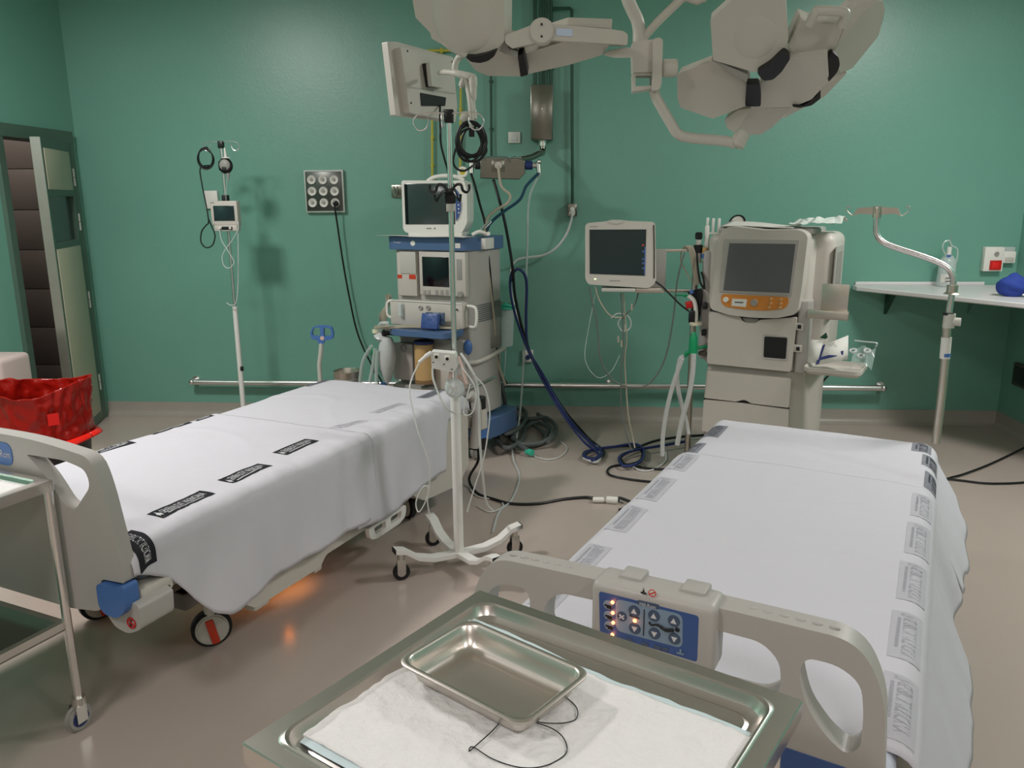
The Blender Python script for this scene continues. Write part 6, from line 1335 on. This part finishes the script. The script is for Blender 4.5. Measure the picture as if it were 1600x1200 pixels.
MB().tube([hb2(z4(160, 240)), hb2(z4(175, 205)), hb2(z4(260, 110)), hb2(z4(385, -10)), hb2(z4(560, -180)), Vector((hb2(z4(700, -400)).x, cr.y+.2, CEIL))], .0125, 12).build('thin_ceiling_arm', 'lamp', pv, ID)
MB().cyl((hb2(z4(-60, -500)).x-.02, cr.y+.05, CEIL-.04), (hb2(z4(-60, -500)).x-.02, cr.y+.05, CEIL-.001), .12, seg=32, bev=.008).build('ceiling_plate', 'lamp', pv, ID)
# left lamp
cl = Y(760, 80, 2.45)
ll = thing('surgical_light', 'left surgical lamp head with one large cream petal and black joint, partly out of frame', 'surgical light', cl)
petal('petal', ll, [z3(*p) for p in ((15, -60), (20, 10), (37, 110), (130, 205), (136, 240), (345, 355), (440, 345), (540, 312), (590, 258), (592, 0), (595, -60))], Plane(cl+Vector((-.04, -.06, 0)), (-.3, -.85, -.45)), .06, dome=(z3(330, 120), .11))
petal('core', ll, [z3(*p) for p in ((352, 365), (560, 320), (690, 345), (980, 255), (1262, 265), (1200, 345), (1000, 405), (745, 462), (690, 478), (490, 474), (410, 440))], Plane(cl, (-.05, -.6, -.8)), .09, bev=.025)
petal('rubber_joint', ll, [z3(*p) for p in ((345, 355), (400, 356), (470, 340), (545, 312), (530, 352), (490, 382), (440, 395), (385, 388))], Plane(cl+Vector((-.02, -.09, 0)), (-.2, -.8, -.6)), .025, 'blackp', .006, .004)
petal('rubber_strap', ll, [z3(*p) for p in ((675, 345), (712, 335), (742, 468), (693, 482))], Plane(cl+Vector((0, -.05, 0)), (-.05, -.7, -.7)), .03, 'blackp', .005, .004)
petal('rubber_joint', ll, [z3(*p) for p in ((596, -30), (632, -30), (628, 20), (607, 185), (598, 170))], Plane(cl+Vector((0, -.05, 0)), (0, -1, -.2)), .03, 'blackp', .004, .004)
ap = Plane(cl+Vector((0, -.10, 0)), (.05, -1, -.12))
petal('arm_shell', ll, [z3(*p) for p in ((590, 222), (740, 165), (770, 150), (860, 148), (1000, 158), (1260, 182), (1340, 195), (1364, 215), (1362, 280), (1230, 272), (870, 250), (760, 275), (640, 302), (598, 268))], ap, .09, bev=.02)
c = ap(z3(826, 195)); MB().cyl(c+Vector((0, -.008, 0)), c+Vector((0, .03, 0)), .034, seg=32, bev=.003).build('pivot_cap', 'lamp', ll, ID)
for y in (156, 232): q = ap(z3(826, y)); MB().cyl(q+Vector((0, -.011, 0)), q, .003).build('screw', 'print_k', ll, ID)
petal('rating_label', ll, [z3(*p) for p in ((917, 176), (1020, 182), (1018, 228), (915, 222))], Plane(cl+Vector((0, -.1025, 0)), (.05, -1, -.12)), .003, mat('pale_blue_label', (190, 204, 226), .4), .003, 0)
petal('upper_plate', ll, [z3(*p) for p in ((975, 155), (1020, 148), (1256, 150), (1260, 178), (1180, 172))], Plane(cl+Vector((0, -.02, 0)), (.05, -1, -.2)), .05, 'lamp', .003, .003)
petal('knuckle', ll, [z3(*p) for p in ((1205, 345), (1240, 320), (1390, 295), (1405, 360), (1280, 362))], Plane(cl+Vector((0, -.03, 0)), (0, -1, -.2)), .06, 'lamp', .01, .01)
petal('inner_bracket', ll, [z3(*p) for p in ((580, 262), (600, 262), (620, 305), (678, 320), (672, 360), (575, 330))], Plane(cl+Vector((0, -.06, 0)), (0, -1, -.3)), .04, 'grey2', .006, .004)

# ================================================================== ITEMS BEHIND THE LEFT BED
yb_ = 4.75; b0 = Y(500, 590, yb_)
bh = thing('grip_post', 'grey post with blue loop grip standing behind the left bed', 'post', (b0.x, yb_, 0))
MB().tube([(b0.x, yb_, .03), (b0.x, yb_, .35), Y(500, 590, yb_), Y(499, 570, yb_), Y(501, 552, yb_), Y(502, 536, yb_)], .0135, 14).build('post', 'grey', bh, ID)
MB().cyl((b0.x, yb_, 0), (b0.x, yb_, .03), .11, seg=30, bev=.006).build('foot', 'grey2', bh, ID)
def z8(x, y, d=yb_): return Y(480+x/8, 480+y/8, d)
oo = rnd([(z8(x, y).x, z8(x, y).z) for x, y in ((75, 240), (190, 222), (310, 240), (338, 330), (320, 400), (225, 412), (210, 460), (150, 460), (140, 412), (60, 390), (40, 330))], .014)
hl_ = rnd([(z8(x, y).x, z8(x, y).z) for x, y in ((90, 255), (165, 248), (168, 362), (70, 350), (65, 310))], .01)
hr_ = rnd([(z8(x, y).x, z8(x, y).z) for x, y in ((212, 248), (290, 258), (308, 310), (302, 352), (214, 362))], .01)
MB().prism(oo, [hl_, hr_], (0, yb_-.012, 0), (1, 0, 0), (0, 0, 1), (0, .024, 0)).build('grip', 'blue', bh, ID, bevel=.006)
c = z8(185, 388, yb_-.015); MB().cyl(c, c+Vector((0, .006, 0)), .013, seg=18).build('sticker', 'pink', bh, ID)
pc = Y(543, 590, 4.85); pz = Y(543, 579, 4.85).z
pl_ = thing('steel_pail', 'round grey metal container behind the head of the left bed', 'container', (pc.x, 4.85, 0))
MB().lathe([(0, .005), (.075, .005), (.08, .02), (.084, pz-.01), (.088, pz), (.084, pz+.002), (.079, pz-.008), (.074, .03), (0, .03)], (0, 0, 0)).build('pail_body', 'satin_steel', pl_)
MB().lathe([(.0845, pz-.06), (.0865, pz-.058), (.0865, pz-.045), (.0845, pz-.043)], (0, 0, 0)).build('rim_band', 'grey2', pl_)

# ================================================================== FLOOR CABLES AND HOSES
g = 'grey corrugated hoses heaped on the floor behind the left bed'
def fl(pts, z): return [Z(x, y, z+.012*math.sin(i*1.7)) for i, (x, y) in enumerate(pts)]
hz = [
 ([(772, 640), (790, 622), (815, 628), (838, 645), (856, 662), (862, 680), (845, 692), (815, 694), (800, 685)], .05, 'grey hose arching over the back of the floor heap'),
 ([(780, 690), (775, 670), (785, 655), (810, 655), (835, 665), (850, 678), (850, 690), (830, 697), (805, 690), (790, 675), (795, 660)], .022, 'grey hose coiled lowest in the floor heap'),
 ([(784, 600), (788, 630), (792, 660), (800, 680), (812, 695), (826, 704)], .075, 'grey hose dropping into the floor heap and ending in a green coupling'),
 ([(792, 605), (800, 632), (808, 650), (828, 655), (850, 652), (866, 662), (868, 678), (856, 690)], .06, 'grey hose along the right edge of the floor heap'),
 ([(778, 655), (790, 640), (815, 638), (822, 652), (812, 668), (790, 678), (780, 668)], .085, 'grey hose curled on top of the floor heap'),
 ([(770, 680), (790, 700), (815, 688), (820, 670), (838, 660), (856, 668), (852, 684)], .04, 'grey hose crossing the middle of the floor heap')]
for i, (pts, z, lb_) in enumerate(hz):
    P_ = fl(pts, z)
    if i == 2: P_ = [Y(784, 600, 5.05), Y(789, 630, 5.1)]+fl(pts[2:], .05)
    cable('corrugated_hose', P_, .0145, 'hose', lb_, 'hose', g)
c = Z(827, 706, .03); solo(MB().cyl(c-Vector((.015, -.01, 0)), c+Vector((.02, -.02, 0)), .02, seg=18), 'hose_coupling', 'tealp', 'turquoise coupling at the end of the grey floor hose', 'coupling')
cable('floor_tube', [Z(830, 708, .01), Z(840, 715, .006), Z(860, 718, .006), Z(878, 712, .006), Z(886, 700, .006), Z(876, 690, .006)], .004, 'whose', 'thin white tube curling right of the grey hose heap', 'tube')
cable('floor_tube', [Z(800, 700, .02), Z(803, 720, .01), Z(812, 745, .008), Z(800, 780, .008), Z(780, 800, .008), Z(770, 832, .008)], .006, 'clear2', 'clear tube lying on the floor right of the drip stand', 'tube')
cable('floor_tube', [Z(735, 765, .01), Z(748, 776, .006), Z(780, 782, .006), Z(785, 792, .006), Z(765, 800, .006), Z(745, 790, .006)], .0035, 'whose', 'thin white tube curled on the floor behind the drip stand', 'tube')
e0 = LB.M @ Vector((.84, 2.19, .26))
cable('bed_power_cable', [e0, e0+Vector((.0, -.02, -.08)), Z(733, 748, .04), Z(745, 770, .008), Z(772, 780, .008), Z(800, 787, .008), Z(840, 787, .008), Z(880, 780, .008), Z(915, 777, .01), Z(932, 779, .015)], .0075, 'cord', 'thick black cable running from the left bed along the floor', 'cable')
bt_ = thing('cable_connector', 'pair of white plug connectors on the black floor cable by the right bed', 'connector', Z(950, 785, 0))
a = Z(935, 781, .017); b = Z(952, 781, .017); d = Z(968, 778, .02)
MB().cyl(a-Vector((.03, 0, 0)), a+Vector((.03, 0, 0)), .015, seg=16, bev=.003).build('plug', 'whitep', bt_, ID)
MB().cyl(b-Vector((.015, 0, 0)), b+Vector((.045, -.01, 0)), .02, seg=16, bev=.003).build('socket', 'whitep', bt_, ID)
MB().tube([b+Vector((.045, -.01, 0)), d, Z(985, 784, .02)], .008).build('cable_end', 'cord', bt_, ID)
cable('floor_cable', [Z(968, 797, .015), Z(985, 790, .01), Z(1010, 775, .01)], .008, 'cord', 'black cable end slipping under the right bed beside the connectors', 'cable')
cable('floor_cable', [Z(1080, 728, .02), Z(1030, 733, .01), Z(990, 728, .008), Z(965, 727, .008), Z(951, 732, .008), Z(953, 742, .008), Z(985, 749, .008), Z(1020, 753, .008), Z(1060, 757, .008)], .0065, 'cord', 'thin black cable in a hairpin loop left of the right bed', 'cable')
cable('floor_tube', [Z(985, 726, .01), Z(1000, 735, .006), Z(1020, 734, .006), Z(1040, 720, .006), Z(1040, 706, .006)], .0055, 'whose', 'white tube curling out below the navy hose coil', 'tube')
